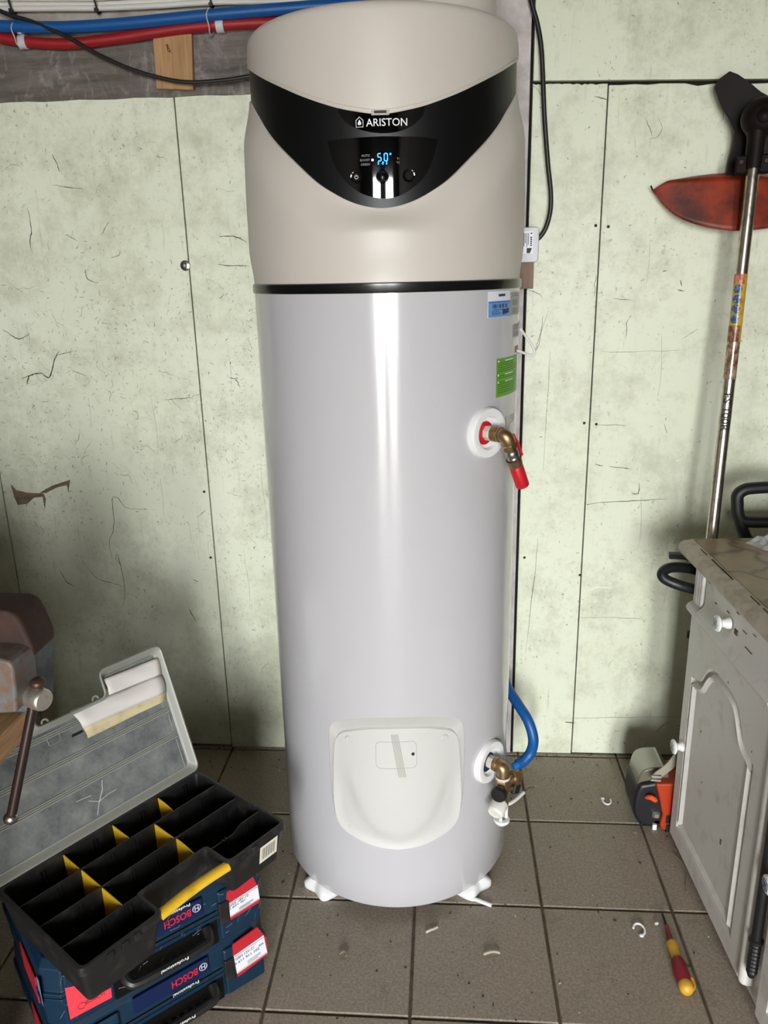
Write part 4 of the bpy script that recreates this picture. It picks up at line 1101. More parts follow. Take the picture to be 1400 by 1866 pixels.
# ================================================================== BRUSHCUTTER
M_GUARD = mat('sun_baked_orange_plastic', rgb(150, 52, 22), 0.5, var=(11, 0.7, rgb(72, 26, 15)))
M_DARKMET = mat('dark_greasy_metal', rgb(22, 13, 11), 0.55, 0.0, var=(20, 0.5, rgb(14, 9, 8)), spec=0.15)
M_ORANGE = mat('orange_plastic', rgb(172, 56, 22), 0.4, var=(30, 0.3, rgb(112, 38, 18)))
M_CHAR = mat('charcoal_plastic', rgb(25, 26, 29), 0.42)
M_FUEL = mat('translucent_fuel_tank', rgb(112, 108, 86), 0.35, trans=0.25)
S0, S1 = atY(1252, 1380, 2.00), atY(1377, 272, 2.140)
cut = thing('brushcutter', 'brushcutter leaning against the wall, orange guard up and engine on the floor', 'brushcutter', (S0.x, S0.y, 0))
sd = (S1 - S0).normalized()
put('shaft', MB().tube([S0 - sd * 0.03, S1], 0.0152, 20), M_SHAFT, cut)
tocam = (CAM_P - (S0 + S1) / 2); tocam = (tocam - sd * tocam.dot(sd)).normalized(); sx = sd.cross(tocam).normalized() * -1.0
if sx.x < 0: sx = -sx
def shaft_at(py):      # point of the shaft axis at a photo height
    best = min([S0 + (S1 - S0) * (k / 400) for k in range(401)], key=lambda p: abs(933 - F_PX * ((CAM_R.transposed() @ (p - CAM_P)).y / -(CAM_R.transposed() @ (p - CAM_P)).z) - py))
    return best
def sleeve(name, py0, py1, r, m, label=None, a0=-180, a1=180):
    A, B = shaft_at(py0), shaft_at(py1); b = MB()
    b.grid(lambda u, v: tuple(A + (B - A) * v + (tocam * cos(radians(a0 + (a1 - a0) * u)) + sx * sin(radians(a0 + (a1 - a0) * u))) * r), 20, 10)
    return put(name, b, m, cut, angle=60, label=label)
M_STK = mat('yellow_warning_foil', rgb(198, 158, 42), 0.3, var=(70, 0.35, rgb(110, 70, 34)))
sleeve('warning_sticker', 500, 630, 0.0157, M_STK, 'yellow warning sticker with blue round symbols')
sleeve('torn_sticker', 622, 690, 0.0159, mat('peeling_brown_foil', rgb(120, 84, 62), 0.22, 0.5, var=(80, 0.6, rgb(214, 196, 176))), 'peeling brown foil remains', -110, 75)
sleeve('red_sticker_patch', 500, 518, 0.0161, mat('faded_red_print', rgb(168, 84, 56), 0.35, var=(90, 0.5, rgb(220, 160, 130))), None, -80, 40)
sleeve('brown_sticker_patch', 595, 624, 0.0161, mat('rusty_print', rgb(104, 58, 38), 0.3, var=(90, 0.5, rgb(190, 150, 110))), None, -100, 45)
M_SYM = mat('blue_symbol_print', rgb(50, 74, 110), 0.25, var=(120, 0.4, rgb(190, 196, 200)))
for py in (528, 547, 565, 583):
    c = shaft_at(py); b = MB()
    rr = 0.0112
    def symf(u, v, c=c):
        a, r = 2 * pi * u, rr * v; x, z = r * cos(a), r * sin(a); an = x / 0.0163 - 0.25
        return tuple(c + sd * z + (tocam * cos(an) + sx * sin(an)) * 0.0163)
    b.grid(symf, 20, 3); put('round_symbol', b, M_SYM, cut, angle=60)
b = MB(); c = shaft_at(750); vs, fs, w = tmesh('FS 100R', 0.012); kk = 0.098 / w
import bmesh
_bm = bmesh.new(); _bv = [_bm.verts.new((p[0], p[1], 0)) for p in vs]
for _f in fs: _bm.faces.new([_bv[i] for i in _f])
bmesh.ops.triangulate(_bm, faces=_bm.faces[:]); bmesh.ops.subdivide_edges(_bm, edges=_bm.edges[:], cuts=3, use_grid_fill=True)
_bm.verts.index_update(); vs = [(v.co.x, v.co.y) for v in _bm.verts]; fs = [tuple(v.index for v in f.verts) for f in _bm.faces]; _bm.free()
b.add([tuple(c - sd * (x * kk) + (tocam * cos(y * 0.0185 / .0157 + .05) + sx * sin(y * 0.0185 / .0157 + .05)) * 0.0157) for x, y in vs], fs)
put('model_lettering', b, M_PRINTK, cut, label='black lettering along the shaft')
# gear head: clamp, neck, round housing
neck = S1 - sd * 0.02
b = MB(); b.tube([S1 - sd * 0.045, S1 - sd * 0.03, S1 + sd * 0.02, S1 + sd * 0.05], [0.020, 0.0215, 0.0215, 0.026], 18)
for sg_ in (-1, 1):
    b.cbox((0, 0, 0), (0.028, 0.022, 0.044), 0.004, Matrix.Translation(S1 - sd * 0.035 + sx * 0.027 * sg_) @ Matrix((tuple(sx) + (0,), tuple(-tocam) + (0,), tuple(sd) + (0,), (0, 0, 0, 1))).transposed())
put('gear_neck', b, M_DARKMET, cut, angle=35)
for sg_ in (-1, 1):
    b = MB(); b.lathe([(0.0, 0.0145), (0.005, 0.0145), (0.0065, 0.012), (0.0065, 0.010)], S1 - sd * 0.030 + sx * 0.028 * sg_, tocam, 12)
    put('clamp_screw', b, mat('oily_steel', rgb(70, 62, 56), 0.3, 0.8), cut)
G = S1 + sd * 0.072 + sx * 0.006
b = MB(); b.lathe([(0.0, 0.034), (0.018, 0.032), (0.034, 0.024), (0.044, 0.010), (0.047, -0.006), (0.045, -0.022), (0.036, -0.030), (0.020, -0.034), (0.016, -0.070)], G, tocam, 32)
b.lathe([(0.0, 0.037), (0.014, 0.0355), (0.018, 0.030)], G - sd * 0.004 + sx * 0.004, tocam, 20)
put('gear_housing', b, M_DARKMET, cut, angle=50)
# three-pointed blade behind the gear head
def blade():
    pts = []
    for k in range(3):
        a0 = 132 + 120 * k
        for da, r in ((-8, .150), (4, .154), (10, .146), (22, .105), (36, .075), (60, .060), (84, .072), (98, .100), (107, .132)):
            pts.append((cos(radians(a0 + da)) * r, sin(radians(a0 + da)) * r))
    return pts
bn = (tocam * 0.93 - Z * 0.2).normalized(); bxv = sx; byv = bn.cross(bxv).normalized()
if byv.z < 0: byv = -byv
b = MB(); b.prism(blade(), G - tocam * 0.068, bxv, byv, bn, -0.0022, 0.0022); put('cutting_blade', b, M_DARKMET, cut, angle=25, bevel=0.001, bseg=1)
# guard: curved shell
up_ = [(1190, 347), (1200, 340), (1216, 331), (1240, 328), (1275, 325), (1310, 323), (1355, 322), (1420, 325), (1480, 330), (1530, 350)]
lo_ = [(1190, 349), (1205, 368), (1228, 390), (1255, 404), (1290, 414), (1330, 420), (1370, 419), (1420, 412), (1480, 392), (1530, 354)]
def guardf(u, v):
    px = 1190 + 340 * u; pu, pl_ = itp(up_, px), itp(lo_, px); py = pu + (pl_ - pu) * v
    bul = sin(pi * u) ** 0.8
    Y = 2.240 - 0.052 * bul * (0.25 + 0.75 * v) + 0.02 * (1 - bul)
    return tuple(atY(px, py, Y))
b = MB(); b.grid(guardf, 44, 10); guard = put('guard', b, M_GUARD, cut, angle=50, solid=0.003)
b = MB()
def flange(u, v):
    px = 1216 + 280 * u; py = itp(up_, px); bul = sin(pi * (px - 1190) / 340) ** 0.8
    Y = 2.240 - 0.052 * bul * 0.25 + 0.02 * (1 - bul); p = atY(px, py, Y)
    return (p.x, p.y + 0.035 * v * sin(pi * min(max(u, .02), .98)) ** .5, p.z + 0.012 * v * sin(pi * u))
b.grid(flange, 30, 3); put('guard_flange', b, M_GUARD, guard, angle=50, solid=0.003)
b = MB(); p = atY(1190, 347, 2.255); b.tube([p, p + Vector((-0.006, 0, 0.012))], 0.002, 6); put('line_cutter', b, M_DARKMET, guard)
# loop handle and bracket low on the shaft
H0 = shaft_at(1010)
P = [atY(1300, 1052, 2.03), atY(1262, 1037, 1.985), atY(1225, 1034, 1.955), atY(1208, 1043, 1.94), atY(1212, 1055, 1.93), atY(1240, 1067, 1.92), atY(1275, 1076, 1.93), atY(1315, 1085, 1.98)]
lh = put('loop_handle', MB().tube(spline(P, 6), 0.0135, 14), M_CHAR, cut)
P = [H0, atY(1268, 1024, 1.985), atY(1250, 1014, 1.97), atY(1219, 1012, 1.955)]
b = MB(); P = spline(P, 4)
b.loft([[tuple(p + Vector(o_)) for o_ in ((-.002, -.012, .0065), (.002, .012, .0065), (.002, .012, -.0065), (-.002, -.012, -.0065))] for p in P], True, True, True)
put('handle_bracket', b, M_BLACK, cut, bevel=0.002)
b = MB(); c = atY(1256, 1156, 1.97); b.lathe([(0.0, 0.0), (0.010, 0.001), (0.011, 0.004), (0.011, 0.034)], c - sx * 0.006, sx, 16); put('throttle_grip', b, M_BLACK, cut)
# engine on the floor
EY = 1.975
def ept(px, py, Y=EY): return atY(px, py, Y)
# charcoal starter housing: rounded shape from the photo outline, extruded in depth
def slab(name, poly, Y0, Y1, m, parent=cut, bev=0.012, k=4, label=None, angle=50, seg=3):
    pts = [(atY(a, c, Y0 + .012).x, max(atY(a, c, Y0 + .012).z, .004)) for a, c in poly]
    if k: pts = spline2(pts, k, True)
    b = MB(); b.prism(pts, (0, 0, 0), (1, 0, 0), (0, 0, 1), (0, -1, 0), -Y1, -Y0)
    return put(name, b, m, parent, angle=angle, bevel=bev, bseg=seg, label=label)
slab('starter_housing', [(1162, 1432), (1180, 1424), (1204, 1424), (1212, 1450), (1216, 1490), (1206, 1512), (1192, 1519), (1172, 1508), (1158, 1490), (1153, 1465)], 1.93, 2.05, M_CHAR, label='charcoal starter housing')
slab('fuel_tank', [(1160, 1440), (1165, 1410), (1176, 1398), (1200, 1395), (1216, 1398), (1216, 1428), (1190, 1430)], 1.945, 2.05, M_FUEL, label='dull translucent fuel tank')
slab('engine_cover', [(1194, 1424), (1240, 1424), (1262, 1440), (1262, 1520), (1240, 1528), (1204, 1518), (1201, 1500), (1206, 1480)], 1.915, 2.03, M_ORANGE, label='orange engine cover', k=0, bev=0.006)
for x0, x1, y0, y1 in [(1213, 1222, 1486, 1500), (1213, 1222, 1503, 1512), (1212, 1216, 1515, 1521), (1218, 1222, 1514, 1521)]:
    a, c = ept(x0, y1, 1.9145), ept(x1, y0, 1.9145); put('vent_slot', MB().bx(a.x, c.x, 1.9138, 1.9165, a.z, c.z), M_PRINTK, cut)
P = [ept(1178, 1453, 1.925), ept(1186, 1453, 1.915), ept(1196, 1459, 1.915)]
put('choke_lever', MB().tube(spline(P, 4), [.005, .006, .0065, .007, .0075, .0075, .0075, .007, .006], 10), mat('bright_orange', rgb(226, 84, 40), 0.4), cut)
c = ept(1196, 1485, 1.925); b = MB(); b.cbox((c.x, c.y + .006, c.z), (.021, .024, .021), .004); pl_b = put('carburettor', b, mat('cast_aluminium', rgb(180, 178, 172), 0.4, 0.8), cut, angle=30)
b = MB(); b.lathe([(0.0085, 0.0125), (0.0075, 0.0125), (0.0065, 0.006), (0.0, 0.006)], c + Vector((0, .006, 0)), (0, -1, 0), 18); put('carburettor_bore', b, mat('brown_metal', rgb(72, 50, 34), 0.35, 0.7), pl_b)
a, c2 = ept(1188, 1520, 1.925), ept(1197, 1502, 1.925)
put('white_tag', MB().bx(a.x, c2.x, 1.922, 1.929, a.z, c2.z).add([tuple(ept(*q, 1.923)) for q in ((1178, 1515), (1196, 1516), (1193, 1521), (1186, 1520))], [(0, 1, 2, 3)]), M_WHITE, cut)
P = [ept(1206, 1528, 1.92), ept(1210, 1524, 1.905), ept(1220, 1527, 1.895), ept(1226, 1534, 1.895), ept(1220, 1538, 1.895), ept(1210, 1535, 1.905)]
put('pull_loop', MB().tube(spline(P, 4, True), 0.0038, 8, True), M_BLACK, cut)
# support foot plate under the engine
a = ept(1180, 1525, 1.98)
put('support_foot', MB().bx(.60, .74, 1.93, 2.06, 0.001, .03), M_CHAR, cut, bevel=0.006)
# harness strap
P = [ept(1262, 1352, 1.95), ept(1240, 1374, 1.93), ept(1222, 1396, 1.925), ept(1202, 1412, 1.92), ept(1193, 1420, 1.918)]
b = MB(); P = spline(P, 5); b.loft([[tuple(p + Vector(o_)) for o_ in ((-.010, 0, .008), (.010, .003, -.008), (.010, .006, -.008), (-.010, .003, .008))] for p in P], True, True, True)
put('harness_strap', b, mat('grubby_webbing', rgb(150, 144, 126), 0.85, bump=(120, 0.4)), cut)
b = MB(); c = ept(1196, 1418, 1.915); b.tube([c + Vector((x, 0, z)) for x, z in ((-.015, -.006), (.013, -.008), (.014, .004), (-.013, .006))], 0.0032, 8, True); put('strap_buckle', b, mat('grey_buckle', rgb(150, 148, 140), 0.4), cut)

# ================================================================== D-HANDLE TOOL behind the cabinet
sp = thing('spade', 'black plastic D-shaped tool handle standing behind the cabinet', 'tool', (0.89, 2.12, 0))
HYy = 2.10
loop = [(1345, 902), (1358, 892), (1380, 889), (1410, 888), (1440, 892), (1453, 902), (1456, 930), (1450, 946), (1430, 950), (1400, 951), (1370, 951), (1352, 948), (1345, 935), (1344, 917)]
put('grip', MB().tube(spline([atY(a, c, HYy) for a, c in loop], 4, True), 0.0165, 12, True), M_BLACK, sp)
for sgn in (-1, 1):
    P = [atY(1400 + sgn * 52, 945, HYy), atY(1400 + sgn * 44, 972, HYy), atY(1400 + sgn * 30, 992, HYy), atY(1400, 1012, HYy + .005)]
    put('grip_arm', MB().tube(spline(P, 4), [.016] * 13, 12), M_BLACK, sp)
q = atY(1400, 1008, HYy); put('tool_shaft', MB().tube([q, (q.x - 0.02, q.y + 0.03, 0.25)], 0.016, 14), M_OLDWOOD, sp)
b = MB(); b.prism([(-.09, 0.30), (.09, 0.30), (.095, .12), (.06, .03), (0, 0.002), (-.06, .03), (-.095, .12)], (q.x - 0.02, q.y + 0.045, 0), (1, 0, 0), (0, 0, 1), (0, -1, 0), 0, .003); put('tool_blade', b, M_STEEL, sp)

# ================================================================== TOOL CASES (left front)
M_CASE = mat('dark_blue_case_plastic', rgb(11, 40, 60), 0.42, var=(35, 0.2, rgb(24, 62, 86)))
M_CASED = mat('navy_print_panel', rgb(12, 28, 68), 0.4)
M_REDL = mat('red_sticker', rgb(184, 38, 50), 0.4)
M_REDD = mat('dark_red_print', rgb(150, 30, 40), 0.45)
M_BLK = mat('scuffed_black_plastic', rgb(29, 28, 28), 0.42, var=(22, 0.3, rgb(62, 60, 58)), bump=(60, 0.08))
KA = radians(42); KE = Vector((cos(KA), sin(KA), 0)); KN = Vector((sin(KA), -cos(KA), 0)); KP = Vector((-0.39, 1.40, 0)); KL, KW = 0.470, 0.345
# case local: s from the right front corner (negative to the left), d into the case, z
def kp(s, z, out=0.0): return KP + KE * s + KN * out + Vector((0, 0, z))
def kring(z, inset, ch=0.030):
    s0, s1, d0, d1 = -KL + inset, -inset, inset, KW - inset
    pts = [(s0 + ch, d0), (s1 - ch, d0), (s1, d0 + ch), (s1, d1 - ch), (s1 - ch, d1), (s0 + ch, d1), (s0, d1 - ch), (s0, d0 + ch)]
    return [tuple(KP + KE * a - KN * c + Vector((0, 0, z))) for a, c in pts]
def textk(b, s_, s, z, cap, out, width=None, bold=0.0, flip=True):
    ex, ey = (-KE, -Z) if flip else (KE, Z)
    text_on(b, s_, kp(s, z, out), ex, ey, cap, width, bold)
def fplate(b, s0, s1, z0, z1, o0, o1):
    b.add([tuple(kp(s, z, o)) for o in (o0, o1) for s, z in ((s0, z0), (s1, z0), (s1, z1), (s0, z1))], [(3, 2, 1, 0), (4, 5, 6, 7), (0, 1, 5, 4), (1, 2, 6, 5), (2, 3, 7, 6), (3, 0, 4, 7)])
    return b
def case(z0, h, label, low):
    t = thing('tool_case', label, 'tool case', KP - KE * KL / 2 - KN * KW / 2 + Vector((0, 0, z0)), 'stacked blue tool cases')
    zs = z0 + h * 0.52
    b = MB(); b.loft([kring(z0 + .001, .012), kring(z0 + .008, .003), kring(zs - .012, .001), kring(zs - .010, -.003), kring(zs - .001, -.003)], True, True, True); base = put('case_base', b, M_CASE, t, angle=30, bevel=0.002)
    b = MB(); b.loft([kring(zs + .001, -.003), kring(zs + .010, -.003), kring(zs + .012, .001), kring(z0 + h - .014, .004), kring(z0 + h - .002, .014)], True, True, True); lid = put('case_lid', b, M_CASE, t, angle=30, bevel=0.002)
    # corner shoulders: proud vertical blocks left and right of the handle bay
    for a0, a1 in ((-KL + .035, -KL + .125), (-.115, -.02)):
        b = MB(); fplate(b, a0, a1, z0 + .012, z0 + h - .02, -.004, .006); put('corner_block', b, M_CASE, t, bevel=0.006)
    # navy panel with the maker's lettering (upside down)
    b = MB(); fplate(b, -.315, -.150, z0 + h * .68, z0 + h * .93, -.002, .0035); pan = put('name_panel', b, M_CASED, t, bevel=0.001)
    b = MB(); textk(b, 'BOSCH', -.205, z0 + h * .80, .017, .0040, .058, 0.02); put('name_lettering', b, mat('red_print', rgb(196, 34, 44), 0.5), pan, label='red capital lettering, upside down')
    b = MB(); c = kp(-.163, z0 + h * .815, .0042)
    b.tube([c + KE * .0085 * cos(a) + Z * .0085 * sin(a) for a in [2 * pi * k / 20 for k in range(20)]], .0007, 5, True)
    for k in (-1, 1): b.tube([c + KE * .0035 * k + Z * .005, c + KE * .0035 * k - Z * .005], .0007, 5)
    b.tube([c + KE * .0035, c - KE * .0035], .0007, 5)
    put('round_emblem', b, M_LABELW, pan, label='round white outline emblem')
    b = MB(); textk(b, 'Professional', -.205, z0 + h * .935 if not low else z0 + h * .62, .0075, .0046, .058, 0.01); put('small_lettering', b, M_PRINTW, pan, label='small white lettering, upside down')
    # handle bay and handle
    b = MB(); fplate(b, -.345, -.122, z0 + .010, z0 + h * .60, -.002, .0022); bay = put('handle_bay', b, M_VISOR, t)
    P = [kp(-.325, z0 + h * .42, .004), kp(-.322, z0 + h * .36, .022), kp(-.305, z0 + h * .33, .030), kp(-.235, z0 + h * .33, .032), kp(-.165, z0 + h * .33, .030), kp(-.150, z0 + h * .36, .022), kp(-.147, z0 + h * .42, .004)]
    hb_ = MB(); hb_.tube(spline(P, 5), .0105, 10); hd = put('carry_handle', hb_, M_BLK, t)
    for k in range(8):
        s = -.300 + k * .0185; put('grip_rib', fplate(MB(), s, s + .012, z0 + h * .14, z0 + h * .23, .0022, .007), M_VISOR, bay, bevel=0.002)
    b = MB(); textk(b, 'Professional', -.235, z0 + h * .375, .0075, .0440, .058, 0.01)
    put('handle_lettering', b, M_PRINTW, hd, label='small white lettering on the handle')
    # latches
    for s in (-.360, -.105):
        b = MB(); fplate(b, s - .012, s + .012, zs - .028, zs + .030, .000, .0105); put('latch', b, M_CASE if s < -.2 else M_BLK, t, bevel=0.003)
    return t
case(0.0, 0.153, 'dark blue tool case standing on the floor, lower of the two', True)
case(0.153, 0.155, 'dark blue tool case on top of the other, under the black organizer', False)
def find(parent_label, name):
    for o in bpy.data.objects:
        if o.parent and o.parent.get('label') == parent_label and o.name.split('.')[0] == name: return o
C_LOW = [o for o in bpy.data.objects if o.get('label', '').startswith('dark blue tool case standing')][0]
C_UP = [o for o in bpy.data.objects if o.get('label', '').startswith('dark blue tool case on top')][0]
# stickers on the right end: red with white label
def poly_on_front(poly, out0, out1, name, m, parent, label=None):
    pts = [onpl(a, c, KP, KN) for a, c in poly]
    b = MB(); b.loft([[tuple(p + KN * o) for p in pts] for o in (out0, out1)], True, True, True)
    return put(name, b, m, parent, label=label, angle=30)
def stick_pair(t, red, white, lines, label):
    r = poly_on_front(red, .0045, .0078, 'red_sticker', M_REDL, t, label)
    poly_on_front(white, .0078, .0084, 'white_label', M_LABELW, r)
    b = MB(); W = [onpl(a, c, KP, KN) + KN * .0087 for a, c in white]
    ex = (W[1] - W[0]); wl_ = ex.length; ex.normalize(); ey = (W[3] - W[0]); hl = ey.length; ey.normalize()
    for s, x, y, cap, w in lines: text_on(b, s, W[0] + ex * wl_ * x + ey * hl * y, ex, ey, cap, w, 0.012)
    for y in (.28, .21, .14):
        o = W[0] + ex * wl_ * .36 + ey * hl * y; b.add([tuple(o), tuple(o + ex * wl_ * (.34 + .1 * (y > .2))), tuple(o + ex * wl_ * (.34 + .1 * (y > .2)) + ey * .0011), tuple(o + ey * .0011)], [(0, 1, 2, 3)])
    put('label_print', b, M_PRINTK, r)
    for y in (.93, .04):
        b = MB(); o = W[0] + ex * wl_ * .02 + ey * hl * y; b.add([tuple(o), tuple(o + ex * wl_ * .96), tuple(o + ex * wl_ * .96 + ey * .0012), tuple(o + ey * .0012)], [(0, 1, 2, 3)])
        put('label_border', b, M_REDD, r)
    return r
stick_pair(C_LOW, [(431, 1776), (485, 1735), (482, 1705), (466, 1686), (421, 1718), (423, 1745)], [(429, 1770), (484, 1732), (477, 1700), (423, 1738)],
           [('GBH 12V-21', .32, .78, .0068, .046), ('0 611 911 102', .38, .55, .0068, .062), ('BER', .86, .66, .005, .012)], 'red sticker with white part-number label')
stick_pair(C_UP, [(412, 1676), (470, 1640), (467, 1612), (457, 1592), (411, 1622), (409, 1650)], [(411, 1671), (470, 1634), (466, 1609), (410, 1645)],
           [('GWS 18V-10', .34, .80, .0065, .050), ('0 601 9J1', .30, .58, .005, .040)], 'torn red sticker with white label')
pr_ = poly_on_front([(126, 1853), (202, 1813), (198, 1776), (116, 1796)], .0062, .0074, 'red_patch', mat('coral_red_label', rgb(222, 62, 74), 0.45), C_UP, 'plain red sticker with faded lettering')
b = MB(); W = [onpl(a, c, KP, KN) + KN * .0078 for a, c in [(126, 1853), (202, 1813), (198, 1776), (116, 1796)]]
ex = (W[1] - W[0]).normalized(); ey = Z
text_on(b, 'BOSCH', W[0] + (W[1] - W[0]) * .62 + ey * .020, ex, ey, .009, .036); put('faded_lettering', b, M_REDD, pr_, label='faded dark red lettering')
b = MB(); c = W[0] + (W[1] - W[0]) * .30 + ey * .018; b.tube([c + ex * .007 * cos(a) + ey * .007 * sin(a) for a in [2 * pi * k / 16 for k in range(16)]], .0005, 5, True); put('faded_emblem', b, M_REDD, pr_)
# left end stickers (end face, normal -KE)
for zz, t in ((.200, C_UP), (.045, C_LOW)):
    b = MB(); o = KP - KE * KL; b.add([tuple(o - KN * d + Vector((0, 0, z)) - KE * k) for k in (.0012, .003) for d, z in ((.05, zz), (.16, zz), (.16, zz + .062), (.05, zz + .062))], [(0, 1, 2, 3), (7, 6, 5, 4), (0, 4, 5, 1), (1, 5, 6, 2), (2, 6, 7, 3), (3, 7, 4, 0)])
    put('end_sticker', b, M_REDL, t, label='red sticker on the case end')
    b = MB(); b.add([tuple(o - KN * d + Vector((0, 0, z)) - KE * .0015) for d, z in ((.015, zz + .02), (.040, zz + .02), (.040, zz + .075), (.015, zz + .085))], [(0, 1, 2, 3)]); put('pale_tape', b, mat('pale_blue_tape', rgb(120, 150, 176), 0.5), t)
b = MB()
for _ in range(46):
    s = random.uniform(-KL + .01, -.02); z = random.uniform(.165, .29); l = random.uniform(.004, .022); a = random.uniform(-.5, 1.4)
    p = kp(s, z, .0066); q = kp(s + l * cos(a), z + l * sin(a), .0066); w = Z * .0005
    b.add([tuple(p - w), tuple(q - w), tuple(q + w), tuple(p + w)], [(0, 1, 2, 3)])
put('scratches', b, mat('pale_scratch', rgb(120, 140, 152), 0.7), C_UP, kind='stuff')

# ================================================================== ORGANIZER TRAY with open clear lid
OA = radians(54.8); OU = Vector((cos(OA), sin(OA), 0)); OV = Vector((-sin(OA), cos(OA), 0))
OD = atZ(140, 1785, 0.402); OD = Vector((OD.x, OD.y, 0)) + OU * 0.012 + OV * 0.010
OL, OW, OZ0, OZ1 = 0.486, 0.306, 0.309, 0.402
def op(u, v, z): return OD + OU * u + OV * v + Vector((0, 0, z))
org = thing('organizer_box', 'open black parts organizer with yellow dividers on the tool cases', 'organizer', op(OL / 2, OW / 2, OZ0))
NU0, NU1, NV = 0.168, 0.326, 0.072
outline = [(0, 0), (NU0, 0), (NU0, NV), (NU1, NV), (NU1, 0), (OL, 0), (OL, OW), (0, OW)]
def roundpoly(poly, r, k=4):
    out = []; n = len(poly)
    for i in range(n):
        p0, p, p1 = Vector(poly[i - 1]), Vector(poly[i]), Vector(poly[(i + 1) % n])
        a = p + (p0 - p).normalized() * r; c = p + (p1 - p).normalized() * r
        for j in range(k + 1):
            t = j / k; out.append(tuple(a * (1 - t) ** 2 + p * 2 * t * (1 - t) + c * t * t))
    return out
def shr(poly, e):
    out = []; N = len(poly)
    for i in range(N):
        p0, p1, p2 = Vector(poly[i - 1]), Vector(poly[i]), Vector(poly[(i + 1) % N])
        n1 = Vector((-(p1 - p0).y, (p1 - p0).x)).normalized(); n2 = Vector((-(p2 - p1).y, (p2 - p1).x)).normalized()
        nn = (n1 + n2).normalized(); out.append(tuple(p1 + nn * e / max(nn.dot(n1), .4)))
    return out
def oring(e, z, r=.012): return [tuple(op(u, v, z)) for u, v in roundpoly(shr(outline, e), r)]
b = MB(); b.loft([oring(.018, OZ0), oring(.014, OZ0 + .003), oring(.003, OZ1 - .016), oring(.0035, OZ1 - .016), oring(-.001, OZ1 - .015), oring(-.001, OZ1 - .003), oring(.001, OZ1), oring(.006, OZ1), oring(.0075, OZ1 - .002), oring(.017, OZ0 + .006)], True, True, True)
put('tray', b, M_BLK, org, angle=30)
# long dividers
RV = [0.076, 0.152, 0.228]
for i, v in enumerate(RV):
    b = MB()
    if i == 0: segs = [(0.008, NU0 + .002), (NU1 - .002, OL - .008)]
    else: segs = [(0.008, OL - .008)]
    for a0, a1 in segs:
        th = .0013; zt = OZ1 - .004
        n = 20; ring0 = []
        topz = [zt - (.012 * smooth((u - (OL - .16)) / .02) * smooth(((OL - .06) - u) / .03) if i == 0 and a0 > .2 else 0) for u in [a0 + (a1 - a0) * k / n for k in range(n + 1)]]
        pts = [(a0 + .008, OZ0 + .007), (a1 - .008, OZ0 + .007)] + [(a0 + (a1 - a0) * k / n, topz[k]) for k in range(n, -1, -1)]
        b = MB(); b.loft([[tuple(op(u, v + q, z)) for u, z in pts] for q in (-th, th)], True, True, True)
        put('divider_wall', b, M_BLK, org, angle=30)
# slot ribs
b = MB()
for v in [0.0115] + RV + [OW - .0115]:
    for u in [0.085 + 0.0585 * k for k in range(7)]:
        if v < NV + .01 and NU0 - .02 < u < NU1 + .02: continue
        for du in (-.004, .004):
            for sd_ in (-1, 1):
                if (v < .02 and sd_ < 0) or (v > OW - .02 and sd_ > 0): continue
                b.add([tuple(op(u + du + a, v + sd_ * c, z)) for z in (OZ0 + (.044 if v < .02 or v > OW - .02 else .006), OZ1 - .014) for a, c in ((-.0012, 0), (.0012, 0), (.0012, .0038), (-.0012, .0038))], [(0, 1, 5, 4), (1, 2, 6, 5), (2, 3, 7, 6), (3, 0, 4, 7), (4, 5, 6, 7)])
put('slot_ribs', b, M_BLK, org, kind='stuff')
M_YEL = mat('yellow_plastic', rgb(232, 186, 40), 0.45, var=(30, 0.2, rgb(196, 150, 30)))
rows = [(RV[2], OW - .008), (RV[1], RV[2]), (RV[0], RV[1])]
for r, u in [(0, .135), (0, .250), (0, .367), (1, .135), (1, .309), (2, .134), (2, .310)]:
    v0, v1 = rows[r]; b = MB(); th = .0012
    if (r, u) in ((2, .310), (0, .367)): pr = [(v0 + (.016 if r == 2 else .002), OZ0 + .008), (v1 - (.012 if r == 0 else .002), OZ0 + .008), (v1 - .002, OZ1 - .006)] + [(v0 + (v1 - v0) * t, OZ1 - .006 - .012 * (1 - t) ** 2) for t in (.8, .6, .4, .2, .06)]
    else: pr = [(v0 + .002, OZ0 + .008), (v1 - (.012 if r == 0 else .002), OZ0 + .008), (v1 - .002, OZ1 - .006), (v0 + .002, OZ1 - .008)]
    b.loft([[tuple(op(u + q, v, z)) for v, z in pr] for q in (-th, th)], True, True, True)
    put('yellow_divider', b, M_YEL, org)
# yellow handle across the notch
b = MB(); zz = OZ1 - .010
P = [op(NU0 - .002 + (NU1 - NU0 + .004) * k / 10, .008 + .003 * sin(pi * k / 10), zz + .002 * sin(pi * k / 10)) for k in range(11)]
b.loft([[tuple(p + OV * a + Z * c) for a, c in ((-.012, -.004), (-.010, .003), (-.004, .0065), (.005, .0065), (.010, .002), (.010, -.006), (-.010, -.008))] for p in P], True, True, True)
put('carry_handle', b, M_YEL, org, angle=50)
